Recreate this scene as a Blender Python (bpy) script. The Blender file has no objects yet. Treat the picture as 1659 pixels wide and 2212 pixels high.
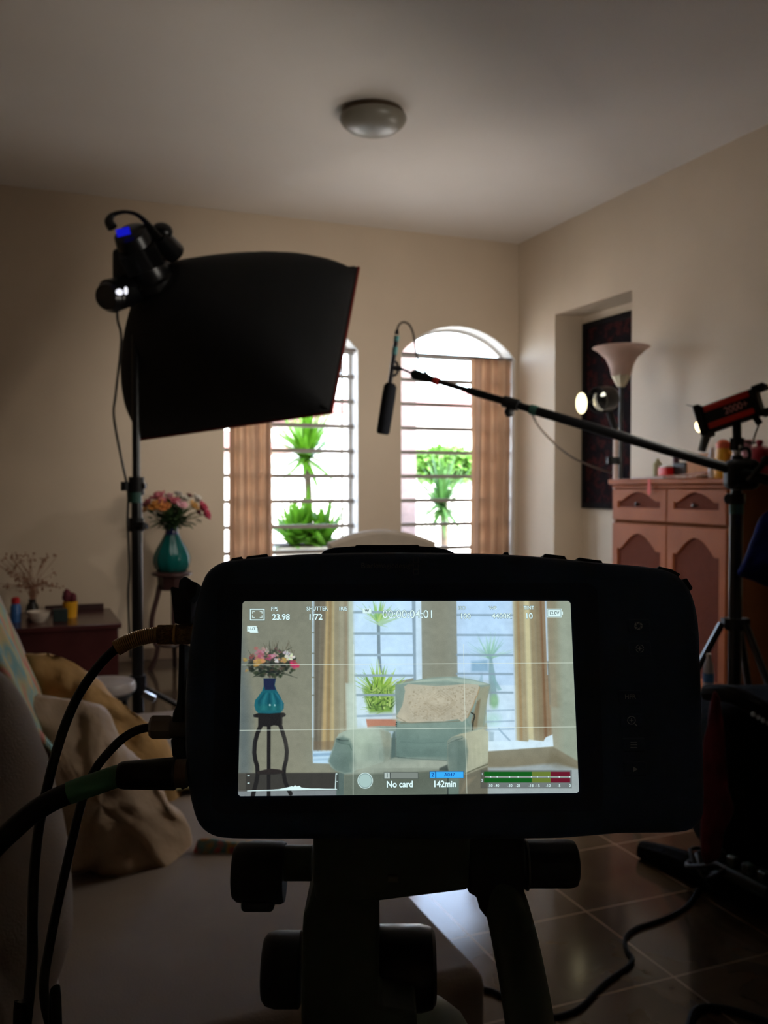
import bpy, math, random
import numpy as np
from mathutils import Vector as V, Matrix, noise
random.seed(7)
PI = math.pi
sc = bpy.context.scene
COL = sc.collection
# ------------------------------------------------------------------ camera
FPX, CX, CY = 1962.0, 829.5, 1106.0
YAW, PITCH = math.radians(22.0), math.atan(56/1962.0)
H = 1.30
C0 = V((0, 0, H))
Rr = V((math.cos(YAW), -math.sin(YAW), 0))
Ff = V((math.sin(YAW)*math.cos(PITCH), math.cos(YAW)*math.cos(PITCH), -math.sin(PITCH)))
Uu = V((math.sin(YAW)*math.sin(PITCH), math.cos(YAW)*math.sin(PITCH), math.cos(PITCH)))
def ray(px, py): return Ff + Rr*((px-CX)/FPX) + Uu*((CY-py)/FPX)
def P(px, py, d): return C0 + ray(px, py)*d
def onaxis(px, py, ax, val):
    r = ray(px, py); return C0 + r*((val-C0[ax])/r[ax])
def onplane(px, py, o, n):
    r = ray(px, py); return C0 + r*((o-C0).dot(n)/r.dot(n))
cd = bpy.data.cameras.new('camera'); cam = bpy.data.objects.new('camera', cd); COL.objects.link(cam)
cd.sensor_fit = 'VERTICAL'; cd.sensor_height = 36.0; cd.sensor_width = 27.0; cd.lens = 36.0*FPX/2212
cd.clip_start = 0.02; cd.clip_end = 200
M = Matrix((Rr, Uu, -Ff)).transposed().to_4x4(); M.translation = C0; cam.matrix_world = M
cd.dof.use_dof = True; cd.dof.focus_distance = 0.30; cd.dof.aperture_fstop = 30.0
sc.camera = cam
vs = sc.view_settings; sc.display_settings.display_device = 'sRGB'
vs.view_transform = 'Standard'; vs.look = 'None'; vs.exposure = 0.0; vs.gamma = 1.0; vs.use_curve_mapping = False

# ------------------------------------------------------------------ materials
def lin(c):
    c = c/255.0
    return c/12.92 if c <= 0.04045 else ((c+0.055)/1.055)**2.4
def L3(rgb): return tuple(lin(c) for c in rgb)
MATS = {}
def mat(name, rgb, rough=0.6, metal=0.0, var=0.12, scale=18.0, bump=0.0, bscale=None, emit=None, estr=1.0, spec=0.5,
        trans=0.0, ior=1.45, translucent=0.0, pattern=None):
    if name in MATS: return MATS[name]
    m = bpy.data.materials.new(name); m.use_nodes = True; nt = m.node_tree; N = nt.nodes; K = nt.links
    b = N['Principled BSDF']; out = N['Material Output']
    tc = N.new('ShaderNodeTexCoord'); nz = N.new('ShaderNodeTexNoise'); nz.inputs['Scale'].default_value = scale
    nz.inputs['Detail'].default_value = 4
    K.new(tc.outputs['Object'], nz.inputs['Vector'])
    rp = N.new('ShaderNodeValToRGB'); c = L3(rgb)
    rp.color_ramp.elements[0].position = .3; rp.color_ramp.elements[1].position = .7
    rp.color_ramp.elements[0].color = tuple(x*(1-var) for x in c)+(1,)
    rp.color_ramp.elements[1].color = tuple(min(1, x*(1+var)) for x in c)+(1,)
    K.new(nz.outputs['Fac'], rp.inputs['Fac']); colout = rp.outputs['Color']
    if pattern: colout = pattern(nt, tc, colout)
    K.new(colout, b.inputs['Base Color'])
    b.inputs['Roughness'].default_value = rough; b.inputs['Metallic'].default_value = metal
    b.inputs['Specular IOR Level'].default_value = spec; b.inputs['IOR'].default_value = ior
    b.inputs['Transmission Weight'].default_value = trans
    if emit is not None:
        b.inputs['Emission Color'].default_value = L3(emit)+(1,); b.inputs['Emission Strength'].default_value = estr
    if bump:
        n2 = N.new('ShaderNodeTexNoise'); n2.inputs['Scale'].default_value = bscale or scale*3; n2.inputs['Detail'].default_value = 3
        K.new(tc.outputs['Object'], n2.inputs['Vector'])
        bp = N.new('ShaderNodeBump'); bp.inputs['Strength'].default_value = bump; bp.inputs['Distance'].default_value = .01
        K.new(n2.outputs['Fac'], bp.inputs['Height']); K.new(bp.outputs['Normal'], b.inputs['Normal'])
    if translucent:
        t = N.new('ShaderNodeBsdfTranslucent'); mx = N.new('ShaderNodeMixShader'); mx.inputs[0].default_value = translucent
        K.new(colout, t.inputs['Color']); K.new(b.outputs[0], mx.inputs[1]); K.new(t.outputs[0], mx.inputs[2])
        K.new(mx.outputs[0], out.inputs['Surface'])
    MATS[name] = m; return m
def emat(name, rgb, strength=1.0):
    if name in MATS: return MATS[name]
    m = bpy.data.materials.new(name); m.use_nodes = True; nt = m.node_tree; nt.nodes.clear()
    e = nt.nodes.new('ShaderNodeEmission'); o = nt.nodes.new('ShaderNodeOutputMaterial')
    e.inputs['Color'].default_value = L3(rgb)+(1,); e.inputs['Strength'].default_value = strength
    nt.links.new(e.outputs[0], o.inputs['Surface']); MATS[name] = m; return m

def pat_wave(sc_, c2, thr=.5, typ='BANDS', dirn='X', dist=0., coord='Object'):
    def f(nt, tc, col):
        N = nt.nodes; K = nt.links
        w = N.new('ShaderNodeTexWave'); w.wave_type = typ
        if typ == 'BANDS': w.bands_direction = dirn
        w.inputs['Scale'].default_value = sc_; w.inputs['Distortion'].default_value = dist; w.inputs['Detail'].default_value = 2
        K.new(tc.outputs[coord], w.inputs['Vector'])
        r = N.new('ShaderNodeValToRGB'); r.color_ramp.elements[0].position = max(0, thr-.08); r.color_ramp.elements[1].position = thr+.08
        K.new(w.outputs['Fac'], r.inputs['Fac'])
        mx = N.new('ShaderNodeMix'); mx.data_type = 'RGBA'
        K.new(r.outputs['Color'], mx.inputs['Factor']); K.new(col, mx.inputs['A']); mx.inputs['B'].default_value = L3(c2)+(1,)
        return mx.outputs['Result']
    return f
def pat_vor(sc_, cols, seed=0):
    def f(nt, tc, col):
        N = nt.nodes; K = nt.links
        n0 = N.new('ShaderNodeTexNoise'); n0.inputs['Scale'].default_value = sc_; n0.inputs['Detail'].default_value = 1.5
        K.new(tc.outputs['Object'], n0.inputs['Vector'])
        r = N.new('ShaderNodeValToRGB'); e = r.color_ramp.elements; n = len(cols)
        e[0].position = .28; e[0].color = L3(cols[0])+(1,); e[1].position = .72; e[1].color = L3(cols[-1])+(1,)
        for i in range(1, n-1):
            k = e.new(.28+.44*i/(n-1)); k.color = L3(cols[i])+(1,)
        K.new(n0.outputs['Fac'], r.inputs['Fac']); return r.outputs['Color']
    return f
def pat_tiles(x0, y0, s, grout):
    def f(nt, tc, col):
        N = nt.nodes; K = nt.links
        mp = N.new('ShaderNodeMapping'); mp.inputs['Location'].default_value = (-x0/s, -y0/s, 0); mp.inputs['Scale'].default_value = (1/s, 1/s, 1)
        K.new(tc.outputs['Object'], mp.inputs['Vector'])
        sx = N.new('ShaderNodeSeparateXYZ'); K.new(mp.outputs['Vector'], sx.inputs[0]); outs = []
        for ax in 'XY':
            a = N.new('ShaderNodeMath'); a.operation = 'FRACT'; K.new(sx.outputs[ax], a.inputs[0])
            b = N.new('ShaderNodeMath'); b.operation = 'PINGPONG'; b.inputs[1].default_value = .5; K.new(a.outputs[0], b.inputs[0])
            c = N.new('ShaderNodeMath'); c.operation = 'LESS_THAN'; c.inputs[1].default_value = .0065; K.new(b.outputs[0], c.inputs[0]); outs.append(c)
        d = N.new('ShaderNodeMath'); d.operation = 'MAXIMUM'; K.new(outs[0].outputs[0], d.inputs[0]); K.new(outs[1].outputs[0], d.inputs[1])
        n1 = N.new('ShaderNodeTexNoise'); n1.inputs['Scale'].default_value = 3.5; n1.inputs['Detail'].default_value = 7; n1.inputs['Distortion'].default_value = 1.2
        K.new(tc.outputs['Object'], n1.inputs['Vector'])
        r = N.new('ShaderNodeValToRGB'); r.color_ramp.elements[0].position = .35; r.color_ramp.elements[0].color = (.55, .5, .47, 1)
        r.color_ramp.elements[1].position = .62; r.color_ramp.elements[1].color = (1, 1, 1, 1); K.new(n1.outputs['Fac'], r.inputs['Fac'])
        m1 = N.new('ShaderNodeMix'); m1.data_type = 'RGBA'; m1.blend_type = 'MULTIPLY'; m1.inputs['Factor'].default_value = 1
        K.new(col, m1.inputs['A']); K.new(r.outputs['Color'], m1.inputs['B'])
        mx = N.new('ShaderNodeMix'); mx.data_type = 'RGBA'; K.new(d.outputs[0], mx.inputs['Factor'])
        K.new(m1.outputs['Result'], mx.inputs['A']); mx.inputs['B'].default_value = L3(grout)+(1,)
        return mx.outputs['Result']
    return f

# ------------------------------------------------------------------ geometry collector
def basis(zdir, xhint=V((1, 0, 0))):
    z = V(zdir).normalized()
    x = V(xhint) - z*z.dot(V(xhint))
    if x.length < 1e-4: x = V((0, 1, 0)) - z*z.y
    x.normalize(); y = z.cross(x); return x, y, z
class G:
    def __init__(s): s.v = []; s.f = []
    def add(s, vs_, fs):
        b = len(s.v); s.v += [V(p) for p in vs_]; s.f += [tuple(i+b for i in f) for f in fs]; return s
    def box(s, c, sz, B=None):
        c = V(c); X, Y, Z = B if B else (V((1, 0, 0)), V((0, 1, 0)), V((0, 0, 1)))
        vs_ = [c + X*(sz[0]/2*i) + Y*(sz[1]/2*j) + Z*(sz[2]/2*k) for i in (-1, 1) for j in (-1, 1) for k in (-1, 1)]
        return s.add(vs_, [(0, 1, 3, 2), (4, 6, 7, 5), (0, 4, 5, 1), (2, 3, 7, 6), (0, 2, 6, 4), (1, 5, 7, 3)])
    def bb(s, a, b):
        a = V(a); b = V(b); return s.box((a+b)/2, [abs(b[i]-a[i]) for i in range(3)])
    def rbox(s, c, sz, r, B=None, n=4, axis=2):
        """box with rounded profile: superellipse-ish loops along 'axis', soft edges everywhere"""
        X, Y, Z = B if B else (V((1, 0, 0)), V((0, 1, 0)), V((0, 0, 1)))
        A = [X, Y, Z]; i0, i1 = [i for i in range(3) if i != axis]
        hx, hy, hz = sz[i0]/2, sz[i1]/2, sz[axis]/2; loops = []
        def loop(ins, h):
            pts = []; rr = max(1e-4, r-ins*.3)
            for q, (sx, sy) in enumerate(((1, 1), (-1, 1), (-1, -1), (1, -1))):
                for k in range(n+1):
                    a = (q + k/n)*PI/2
                    pts.append(V(c) + A[i0]*(sx*(hx-r) + (r-ins)*math.cos(a)) + A[i1]*(sy*(hy-r) + (r-ins)*math.sin(a)) + A[axis]*h)
            return pts
        for k in range(n+1):
            a = PI/2*k/n; loops.append(loop(r*(1-math.sin(a)), -hz + r*(1-math.cos(a))))
        for k in range(n+1):
            a = PI/2*(1-k/n); loops.append(loop(r*(1-math.sin(a)), hz - r*(1-math.cos(a))))
        return s.loft(loops)
    def loft(s, loops, caps=True, closed=True):
        n = len(loops[0]); vs_ = [p for l in loops for p in l]; fs = []
        for i in range(len(loops)-1):
            for j in range(n if closed else n-1):
                a = i*n+j; b = i*n+(j+1) % n; fs.append((a, b, b+n, a+n))
        if caps: fs.append(tuple(range(n))[::-1]); fs.append(tuple((len(loops)-1)*n+j for j in range(n)))
        return s.add(vs_, fs)
    def cyl(s, a, b, r0, r1=None, n=20):
        r1 = r0 if r1 is None else r1; a = V(a); b = V(b); X, Y, Z = basis(b-a)
        return s.loft([[p + X*(r*math.cos(t*2*PI/n)) + Y*(r*math.sin(t*2*PI/n)) for t in range(n)] for p, r in ((a, r0), (b, r1))])
    def lathe(s, o, prof, ax=(0, 0, 1), n=32, caps=True, lob=0, amp=0):
        o = V(o); X, Y, Z = basis(ax)
        lp = []
        for r, z in prof:
            lp.append([o + Z*z + (X*math.cos(t*2*PI/n) + Y*math.sin(t*2*PI/n))*(max(r, 1e-4)*(1+amp*math.cos(lob*t*2*PI/n))) for t in range(n)])
        return s.loft(lp, caps)
    def tube(s, pts, r, n=10, sub=0, caps=True):
        pts = [V(p) for p in pts]
        rs = list(r) if isinstance(r, (list, tuple)) else [r]*len(pts)
        if sub: pts, rs = smooth(pts, rs, sub)
        lp = []; X = None
        for i, p in enumerate(pts):
            t = (pts[min(i+1, len(pts)-1)] - pts[max(i-1, 0)])
            if X is None: X, Y, Z = basis(t)
            else:
                Z = t.normalized(); X = X - Z*X.dot(Z); X.normalize(); Y = Z.cross(X)
            lp.append([p + (X*math.cos(k*2*PI/n) + Y*math.sin(k*2*PI/n))*rs[i] for k in range(n)])
        return s.loft(lp, caps)
    def prism(s, pts, off):
        n = len(pts); pts = [V(p) for p in pts]; off = V(off)
        vs_ = pts + [p+off for p in pts]
        fs = [tuple(range(n)), tuple(range(2*n-1, n-1, -1))] + [(i, i+n, (i+1) % n+n, (i+1) % n) for i in range(n)]
        return s.add(vs_, fs)
    def ring(s, outer, inner, off):
        n = len(outer); off = V(off)
        vs_ = [V(p) for p in outer]+[V(p) for p in inner]+[V(p)+off for p in outer]+[V(p)+off for p in inner]; fs = []
        for i in range(n):
            j = (i+1) % n
            fs += [(i, j, n+j, n+i), (2*n+i, 3*n+i, 3*n+j, 2*n+j), (i, 2*n+i, 2*n+j, j), (n+i, n+j, 3*n+j, 3*n+i)]
        return s.add(vs_, fs)
    def sph(s, c, r, B=None, n=16, m=10, jit=0, js=3):
        rr = r if isinstance(r, (tuple, list)) else (r, r, r); X, Y, Z = B if B else (V((1, 0, 0)), V((0, 1, 0)), V((0, 0, 1))); lp = []
        for i in range(m+1):
            a = -PI/2 + PI*i/m; ca = max(math.cos(a), 1e-3)
            l = []
            for t in range(n):
                q = V((ca*math.cos(t*2*PI/n), ca*math.sin(t*2*PI/n), math.sin(a)))
                k = 1+jit*noise.noise(q*js+V(c)*5)
                l.append(V(c)+(X*q.x*rr[0]+Y*q.y*rr[1]+Z*q.z*rr[2])*k)
            lp.append(l)
        return s.loft(lp)
    def grid(s, fn, nu, nv):
        vs_ = [fn(i/nu, j/nv) for j in range(nv+1) for i in range(nu+1)]
        return s.add(vs_, [(j*(nu+1)+i, j*(nu+1)+i+1, (j+1)*(nu+1)+i+1, (j+1)*(nu+1)+i) for j in range(nv) for i in range(nu)])
def smooth(pts, rs, sub):
    o = []; ro = []; n = len(pts)
    for i in range(n-1):
        p0, p1, p2, p3 = pts[max(i-1, 0)], pts[i], pts[i+1], pts[min(i+2, n-1)]
        for k in range(sub):
            t = k/sub
            o.append(.5*((2*p1)+(p2-p0)*t+(2*p0-5*p1+4*p2-p3)*t*t+(3*p1-p0-3*p2+p3)*t**3)); ro.append(rs[i]*(1-t)+rs[i+1]*t)
    o.append(pts[-1]); ro.append(rs[-1]); return o, ro
def csm(pts, sub=4):
    """closed smooth of 2-D px outline"""
    n = len(pts); o = []
    for i in range(n):
        p0, p1, p2, p3 = [V((*pts[(i+k-1) % n], 0)) for k in range(4)]
        for k in range(sub):
            t = k/sub; q = .5*((2*p1)+(p2-p0)*t+(2*p0-5*p1+4*p2-p3)*t*t+(3*p1-p0-3*p2+p3)*t**3); o.append((q.x, q.y))
    return o

def build(g, name, m, parent=None, loc=None, smooth_=True, ang=35, bevel=0, sub=0, double=False):
    """mesh object. world-space verts in g; origin at loc (world). children share their thing's origin."""
    org = V(loc) if loc is not None else (V(parent['_o']) if parent is not None else V((0, 0, 0)))
    me = bpy.data.meshes.new(name); me.from_pydata([tuple(p-org) for p in g.v], [], g.f); me.update()
    o = bpy.data.objects.new(name, me); COL.objects.link(o); me.materials.append(m)
    import bmesh
    bm = bmesh.new(); bm.from_mesh(me); bmesh.ops.recalc_face_normals(bm, faces=bm.faces); bm.to_mesh(me); bm.free()
    if smooth_:
        me.shade_smooth(); me.set_sharp_from_angle(angle=math.radians(ang))
    if parent is not None: o.parent = parent; o.location = (0, 0, 0)
    else: o.location = org
    o['_o'] = tuple(org)
    if bevel:
        b = o.modifiers.new('bevel', 'BEVEL'); b.width = bevel; b.segments = 2; b.limit_method = 'ANGLE'; b.angle_limit = math.radians(40); b.harden_normals = False
    if sub:
        b = o.modifiers.new('subd', 'SUBSURF'); b.levels = sub; b.render_levels = sub
    return o
def thing(name, loc, label, cat, group=None):
    o = bpy.data.objects.new(name, None); COL.objects.link(o); o.location = V(loc); o.empty_display_size = .05
    o['_o'] = tuple(V(loc)); return tag(o, label, cat, group)
def tag(o, label, cat, group=None, kind=None):
    o['label'] = label; o['category'] = cat
    if group: o['group'] = group
    if kind: o['kind'] = kind
    return o
def single(g, name, m, label, cat, group=None, **k):
    lo = V((min(p.x for p in g.v), min(p.y for p in g.v), min(p.z for p in g.v))); hi = V((max(p.x for p in g.v), max(p.y for p in g.v), 0))
    return tag(build(g, name, m, None, loc=((lo.x+hi.x)/2, (lo.y+hi.y)/2, lo.z), **k), label, cat, group)
def struct(g, name, m, parent=None, **k):
    o = build(g, name, m, parent, **k)
    if parent is None: o['kind'] = 'structure'
    return o
def textobj(body, name, m, parent, o, u, v, size, align='CENTER', off=0.0, ext=0.0, wx=1.0):
    """text lying in plane (u,v) at o; size = cap-ish size in metres; converted to mesh"""
    cu = bpy.data.curves.new(name, 'FONT'); cu.body = body; cu.size = size; cu.align_x = align; cu.align_y = 'CENTER'; cu.offset = off; cu.extrude = ext
    t = bpy.data.objects.new(name+'_t', cu); COL.objects.link(t)
    dg = bpy.context.evaluated_depsgraph_get(); me = bpy.data.meshes.new_from_object(t.evaluated_get(dg)); bpy.data.objects.remove(t)
    n = u.cross(v); Mx = Matrix((u*wx, v, n)).transposed().to_4x4(); Mx.translation = o - V(parent['_o'])
    me.transform(Mx); me.materials.clear(); me.materials.append(m); ob = bpy.data.objects.new(name, me); COL.objects.link(ob); ob.parent = parent
    ob['_o'] = parent['_o']; return ob
def blob(outline, d, thick, kx=0., ky=0., rings=9, wr=.0, ws=6., back=1.0, sub=4, pw=2.0, off=V((0, 0, 0))):
    """soft cushion/cloth volume: px outline on a plane at depth d (slopes kx,ky m/px), puffed by 'thick' front and 'back'*thick behind"""
    pts = csm(outline, sub) if sub > 1 else list(outline)
    cx = sum(p[0] for p in pts)/len(pts); cy = sum(p[1] for p in pts)/len(pts)
    g = G(); n = len(pts)
    def pos(px, py, h):
        dd = d+kx*(px-cx)+ky*(py-cy); q = P(px, py, dd) - Ff*h
        w = noise.noise(q*ws)+.5*noise.noise(q*ws*2.3) if wr else 0
        return q - Ff*(w*wr) + off
    loops = []
    seq = [(k/rings, 1) for k in range(0, rings+1)] + [(k/rings, -back) for k in range(rings-1, -1, -1)]
    for t, sg in seq:
        t2 = math.sin(t*PI/2) if t < 1 else 1
        h = thick*sg*(max(0, 1-t2**pw))**.5
        loops.append([pos(cx+(p[0]-cx)*max(t2, .004), cy+(p[1]-cy)*max(t2, .004), h) for p in pts])
    return g.loft(loops)
SKY = 6.5; SUN = 12.0; SOFT = 3.5; LAMP = 28.0; SPOT2 = 8.0; WIDE = 64.0
# ================================================================== ROOM
YB, XR, ZC, XL, YF = 6.93, 4.06, 3.40, -2.3, -2.6
wallm = mat('wall_paint', (198, 180, 158), rough=.5, var=.03, scale=2.5, bump=.12, bscale=60, spec=.35)
ceilm = mat('ceiling_paint', (218, 209, 199), rough=.75, var=.02, scale=1.5, bump=.08, bscale=40, spec=.2)
revm = mat('window_reveal_white', (225, 222, 216), rough=.5, var=.02)
floorm = mat('glossy_stone_tiles', (70, 56, 42), rough=.12, var=.12, scale=6, spec=.5, pattern=pat_tiles(1.60, 1.91, .40, (118, 98, 82)))
whitem = mat('white_enamel', (225, 222, 215), rough=.35, var=.03)
T = .22
g = G().bb((XL-.2, YF-.2, -.15), (XR+.6, YB+T, 0)); struct(g, 'floor', floorm, smooth_=False)
g = G().bb((XL-.2, YF-.2, ZC), (XR+.6, YB+T, ZC+.2)); struct(g, 'ceiling', ceilm, smooth_=False)
g = G().bb((XL-.2, YF-.2, 0), (XL, YB+T, ZC)); struct(g, 'wall_left', wallm, smooth_=False)
g = G().bb((XL, YF-.2, 0), (XR+.6, YF, ZC)); struct(g, 'wall_front', wallm, smooth_=False)
# --- windows
ZS, ZK, ZB = 2.40, 2.655, .36
def wx(px): return onaxis(px, 1100, 1, YB).x
W2 = (wx(866), wx(1112)); W1 = (wx(484)-.0, wx(775))
print('windows', W1, W2)
def archpts(x0, x1, y, zb=ZB, n=14, zs=ZS, zk=ZK):
    pts = []; c = (x0+x1)/2; hw = (x1-x0)/2; hh = zk-zs; R = (hw*hw+hh*hh)/(2*hh); a0 = math.asin(hw/R)
    for k in range(n+1):
        a = a0 - 2*a0*k/n; pts.append(V((c+R*math.sin(a), y, zk-R+R*math.cos(a))))
    for k in range(1, 9): pts.append(V((x0, y, zs+(zb-zs)*k/8)))
    for k in range(1, 6): pts.append(V((x0+(x1-x0)*k/5, y, zb)))
    for k in range(1, 8): pts.append(V((x1, y, zb+(zs-zb)*k/8)))
    return pts
def rectmap(inner, X0, X1, Z0, Z1):
    o = []; n = len(inner); 
    for i, p in enumerate(inner):
        if i <= 14: q = V((X1+(X0-X1)*i/14, p.y, Z1))
        elif i <= 22: q = V((X0, p.y, Z1+(Z0-Z1)*(i-14)/8))
        elif i <= 27: q = V((X0+(X1-X0)*(i-22)/5, p.y, Z0))
        else: q = V((X1, p.y, Z0+(Z1-Z0)*(i-27)/8))
        o.append(q)
    return o
g = G()
for (x0, x1), (X0, X1) in ((W1, (W1[0]-.1, (W1[1]+W2[0])/2)), (W2, ((W1[1]+W2[0])/2, W2[1]+.03))):
    inn = archpts(x0, x1, YB); g.ring(rectmap(inn, X0, X1, 0, ZC), inn, (0, T, 0))
g.bb((XL, YB, 0), (W1[0]-.1, YB+T, ZC)); g.bb((W2[1]+.03, YB, 0), (XR, YB+T, ZC))
struct(g, 'wall_back', wallm, smooth_=False)
steel = mat('grey_painted_steel', (150, 142, 134), rough=.45, var=.05)
glassm = mat('clear_glass', (255, 255, 255), rough=.0, var=0, trans=1.0, ior=1.05, spec=.3)
BARS = [1.177+.204*k for k in range(-3, 6)]+[2.40]
for wi, (x0, x1) in enumerate((W1, W2)):
    n = 'window_%d' % (wi+1)
    fo = archpts(x0+.002, x1-.002, YB+.15, ZB+.002, zk=ZK-.002); fi = archpts(x0+.035, x1-.035, YB+.15, ZB+.035, zk=ZK-.03)
    w = struct(G().ring(fo, fi, (0, .035, 0)), n, mat('pale_window_frame', (206, 202, 196), rough=.5), smooth_=False)
    g = G()
    for z in BARS: g.box(((x0+x1)/2, YB+.125, z), (x1-x0-.005, .028, .032 if z < 2.39 else .036))
    g.box((x1-.10, YB+.13, (ZB+ZS)/2), (.014, .02, ZS-ZB))
    build(g, 'window_grille', steel, w, smooth_=False)
    lin_o = archpts(x0-.0, x1+.0, YB+.004, ZB); lin_i = archpts(x0+.006, x1-.006, YB+.004, ZB+.006, zk=ZK-.006)
    build(G().ring(lin_o, lin_i, (0, .145, 0)), 'window_reveal', revm, w, smooth_=False)
    build(G().prism(archpts(x0+.03, x1-.03, YB+.165, ZB+.03, zk=ZK-.025), (0, .004, 0)), 'glass_pane', glassm, w, smooth_=False)
    build(G().bb((x0-.03, YB-.03, ZB-.035), (x1+.03, YB+.14, ZB+.006)), 'window_sill', revm, w, bevel=.004)
# --- right wall with niche
NY0, NY1, NZ, ND = onaxis(1363, 900, 0, XR).y, onaxis(1198, 900, 0, XR).y, 2.69, .27
print('niche', NY0, NY1)
g = G()
g.bb((XR, YF-.2, 0), (XR+.5, NY0, ZC)); g.bb((XR, NY1, 0), (XR+.5, YB+T, ZC)); g.bb((XR, NY0, NZ), (XR+.5, NY1, ZC)); g.bb((XR+ND, NY0, 0), (XR+.5, NY1, NZ))
struct(g, 'wall_right', wallm, smooth_=False)
bm_ = mat('baseboard_tile', (128, 108, 92), rough=.35, var=.06)
struct(G().bb((XL, YB-.012, 0), (XR, YB, .09)), 'baseboard_back', bm_, bevel=.002)
struct(G().bb((XR-.012, YF, 0), (XR, NY0, .09)).bb((XR-.012, NY1, 0), (XR, YB-.012, .09)), 'baseboard_right', bm_, bevel=.002)
# dark carved panel in the niche
pz0, pz1 = 1.12, 2.62
py1 = onaxis(1266, 900, 0, XR+ND).y
dw = mat('dark_carved_panel', (26, 18, 18), rough=.9, spec=.08, var=.4, scale=9, bump=.5, bscale=25, pattern=pat_vor(16, [(14, 11, 14), (24, 18, 20), (16, 13, 18), (58, 22, 20), (26, 20, 20)]))
dframe = mat('dark_panel_frame', (18, 14, 15), rough=.8, spec=.1)
t = thing('wall_panel', (XR+ND, (NY0+py1)/2, pz0), 'tall dark patterned wall panel hanging inside the niche of the right wall', 'wall art')
x = XR+ND; ya, yb = NY0+.05, py1
build(G().bb((x-.03, ya+.05, pz0+.05), (x-.012, yb-.05, pz1-.05)), 'panel', dw, t)
o_ = [V((x-.045, ya, pz0)), V((x-.045, yb, pz0)), V((x-.045, yb, pz1)), V((x-.045, ya, pz1))]
i_ = [V((x-.045, ya+.05, pz0+.05)), V((x-.045, yb-.05, pz0+.05)), V((x-.045, yb-.05, pz1-.05)), V((x-.045, ya+.05, pz1-.05))]
build(G().ring(o_, i_, (.044, 0, 0)), 'frame', dframe, t, bevel=.004)
# --- ceiling lamp
cl = onaxis(806, 240, 2, ZC)
t = thing('ceiling_light', cl, 'round frosted flush ceiling light, switched off, in the middle of the ceiling', 'ceiling light')
fro = mat('frosted_glass_shade', (130, 124, 112), rough=.35, var=.03)
base = mat('bronze_ring', (84, 68, 50), rough=.4, metal=.3)
build(G().lathe(cl, [(.0, 0), (.165, 0), (.175, -.012), (.172, -.045), (.0, -.045)]), 'base_ring', base, t)
build(G().lathe(cl, [(.176, -.03), (.188, -.036), (.188, -.05), (.175, -.072), (.14, -.10), (.09, -.118), (.04, -.127), (.0, -.129)]), 'shade', fro, t)

# ================================================================== CURTAINS
def curtain(name, xa, xb, ztop, zbot, y, m, label, folds, seed):
    rnd = random.Random(seed); ph = [rnd.uniform(0, 6) for _ in range(4)]
    g = G()
    def f(u, v):
        x = xa+(xb-xa)*u; a = .024+.010*v
        yy = y + a*math.sin(folds*2*PI*u+ph[0]) + .009*math.sin(folds*4.3*u*PI+ph[1]+v*.8) + .006*math.sin(v*5+ph[2]+u*8)
        return V((x+.006*math.sin(v*4+u*9), yy, ztop+(zbot-ztop)*v))
    g.grid(f, 72, 24)
    o = build(g, name, m, None, loc=((xa+xb)/2, y, zbot), ang=180)
    md = o.modifiers.new('solid', 'SOLIDIFY'); md.thickness = .003
    return tag(o, label, 'curtain')
curm = mat('tan_curtain_cloth', (200, 174, 150), rough=.9, var=.10, scale=6, translucent=.50, pattern=pat_wave(3.3, (180, 152, 130), .55, 'BANDS', 'X', .3))
yc = YB+.045
cxa = onaxis(1019, 1000, 1, yc).x; cxb = W2[1]-.012
c2 = curtain('curtain', cxa, cxb, 2.395, .46, YB+.045, curm, 'tan curtain gathered at the right side of the right-hand window', 3.2, 3)
cxa = onaxis(492, 1000, 1, yc).x; cxb = onaxis(591, 1000, 1, yc).x
c1 = curtain('curtain', cxa, cxb, 2.395, .46, YB+.045, curm, 'tan curtain gathered at the left side of the left-hand window', 3.6, 5)
rodm = mat('curtain_rod_metal', (110, 98, 90), rough=.35, metal=.6)
for i, (x0, x1) in enumerate((W1, W2)):
    g = G().cyl((x0+.006, YB+.045, 2.405), (x1-.006, YB+.045, 2.405), .011)
    o = single(g, 'curtain_rod', rodm, 'thin metal curtain rod across the top of the %s window' % ('left-hand', 'right-hand')[i], 'curtain rod')

# ================================================================== OUTSIDE
grassm = mat('pale_patio_paving', (200, 196, 188), rough=.8, var=.08)
struct(G().bb((-12, YB+T, -.2), (22, 40, -.02)), 'ground', grassm, smooth_=False)
ow = mat('white_rendered_wall', (235, 233, 228), rough=.8, var=.03)
g = G().bb((-6, 13.0, -.02), (16, 13.2, 1.30))
tag(single(g, 'boundary_wall', ow, 'long low white garden wall outside beyond both windows', 'wall', smooth_=False), 'long low white garden wall outside beyond both windows', 'wall')
colx = onaxis(866, 1000, 1, 8.4).x; colx2 = onaxis(900, 1000, 1, 8.4).x
pinkw = mat('pale_pink_column', (126, 112, 112), rough=.8)
t = thing('porch_column', ((colx+colx2)/2-.15, 8.5, 0), 'square pale pink porch column outside at the left edge of the right-hand window', 'column')
build(G().bb((colx-.25, 8.4, .02), (colx2, 8.66, 3.3)), 'shaft', pinkw, t, bevel=.01)
build(G().bb((colx-.29, 8.36, -.02), (colx2+.04, 8.70, .12)), 'base', pinkw, t, bevel=.01)
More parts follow.
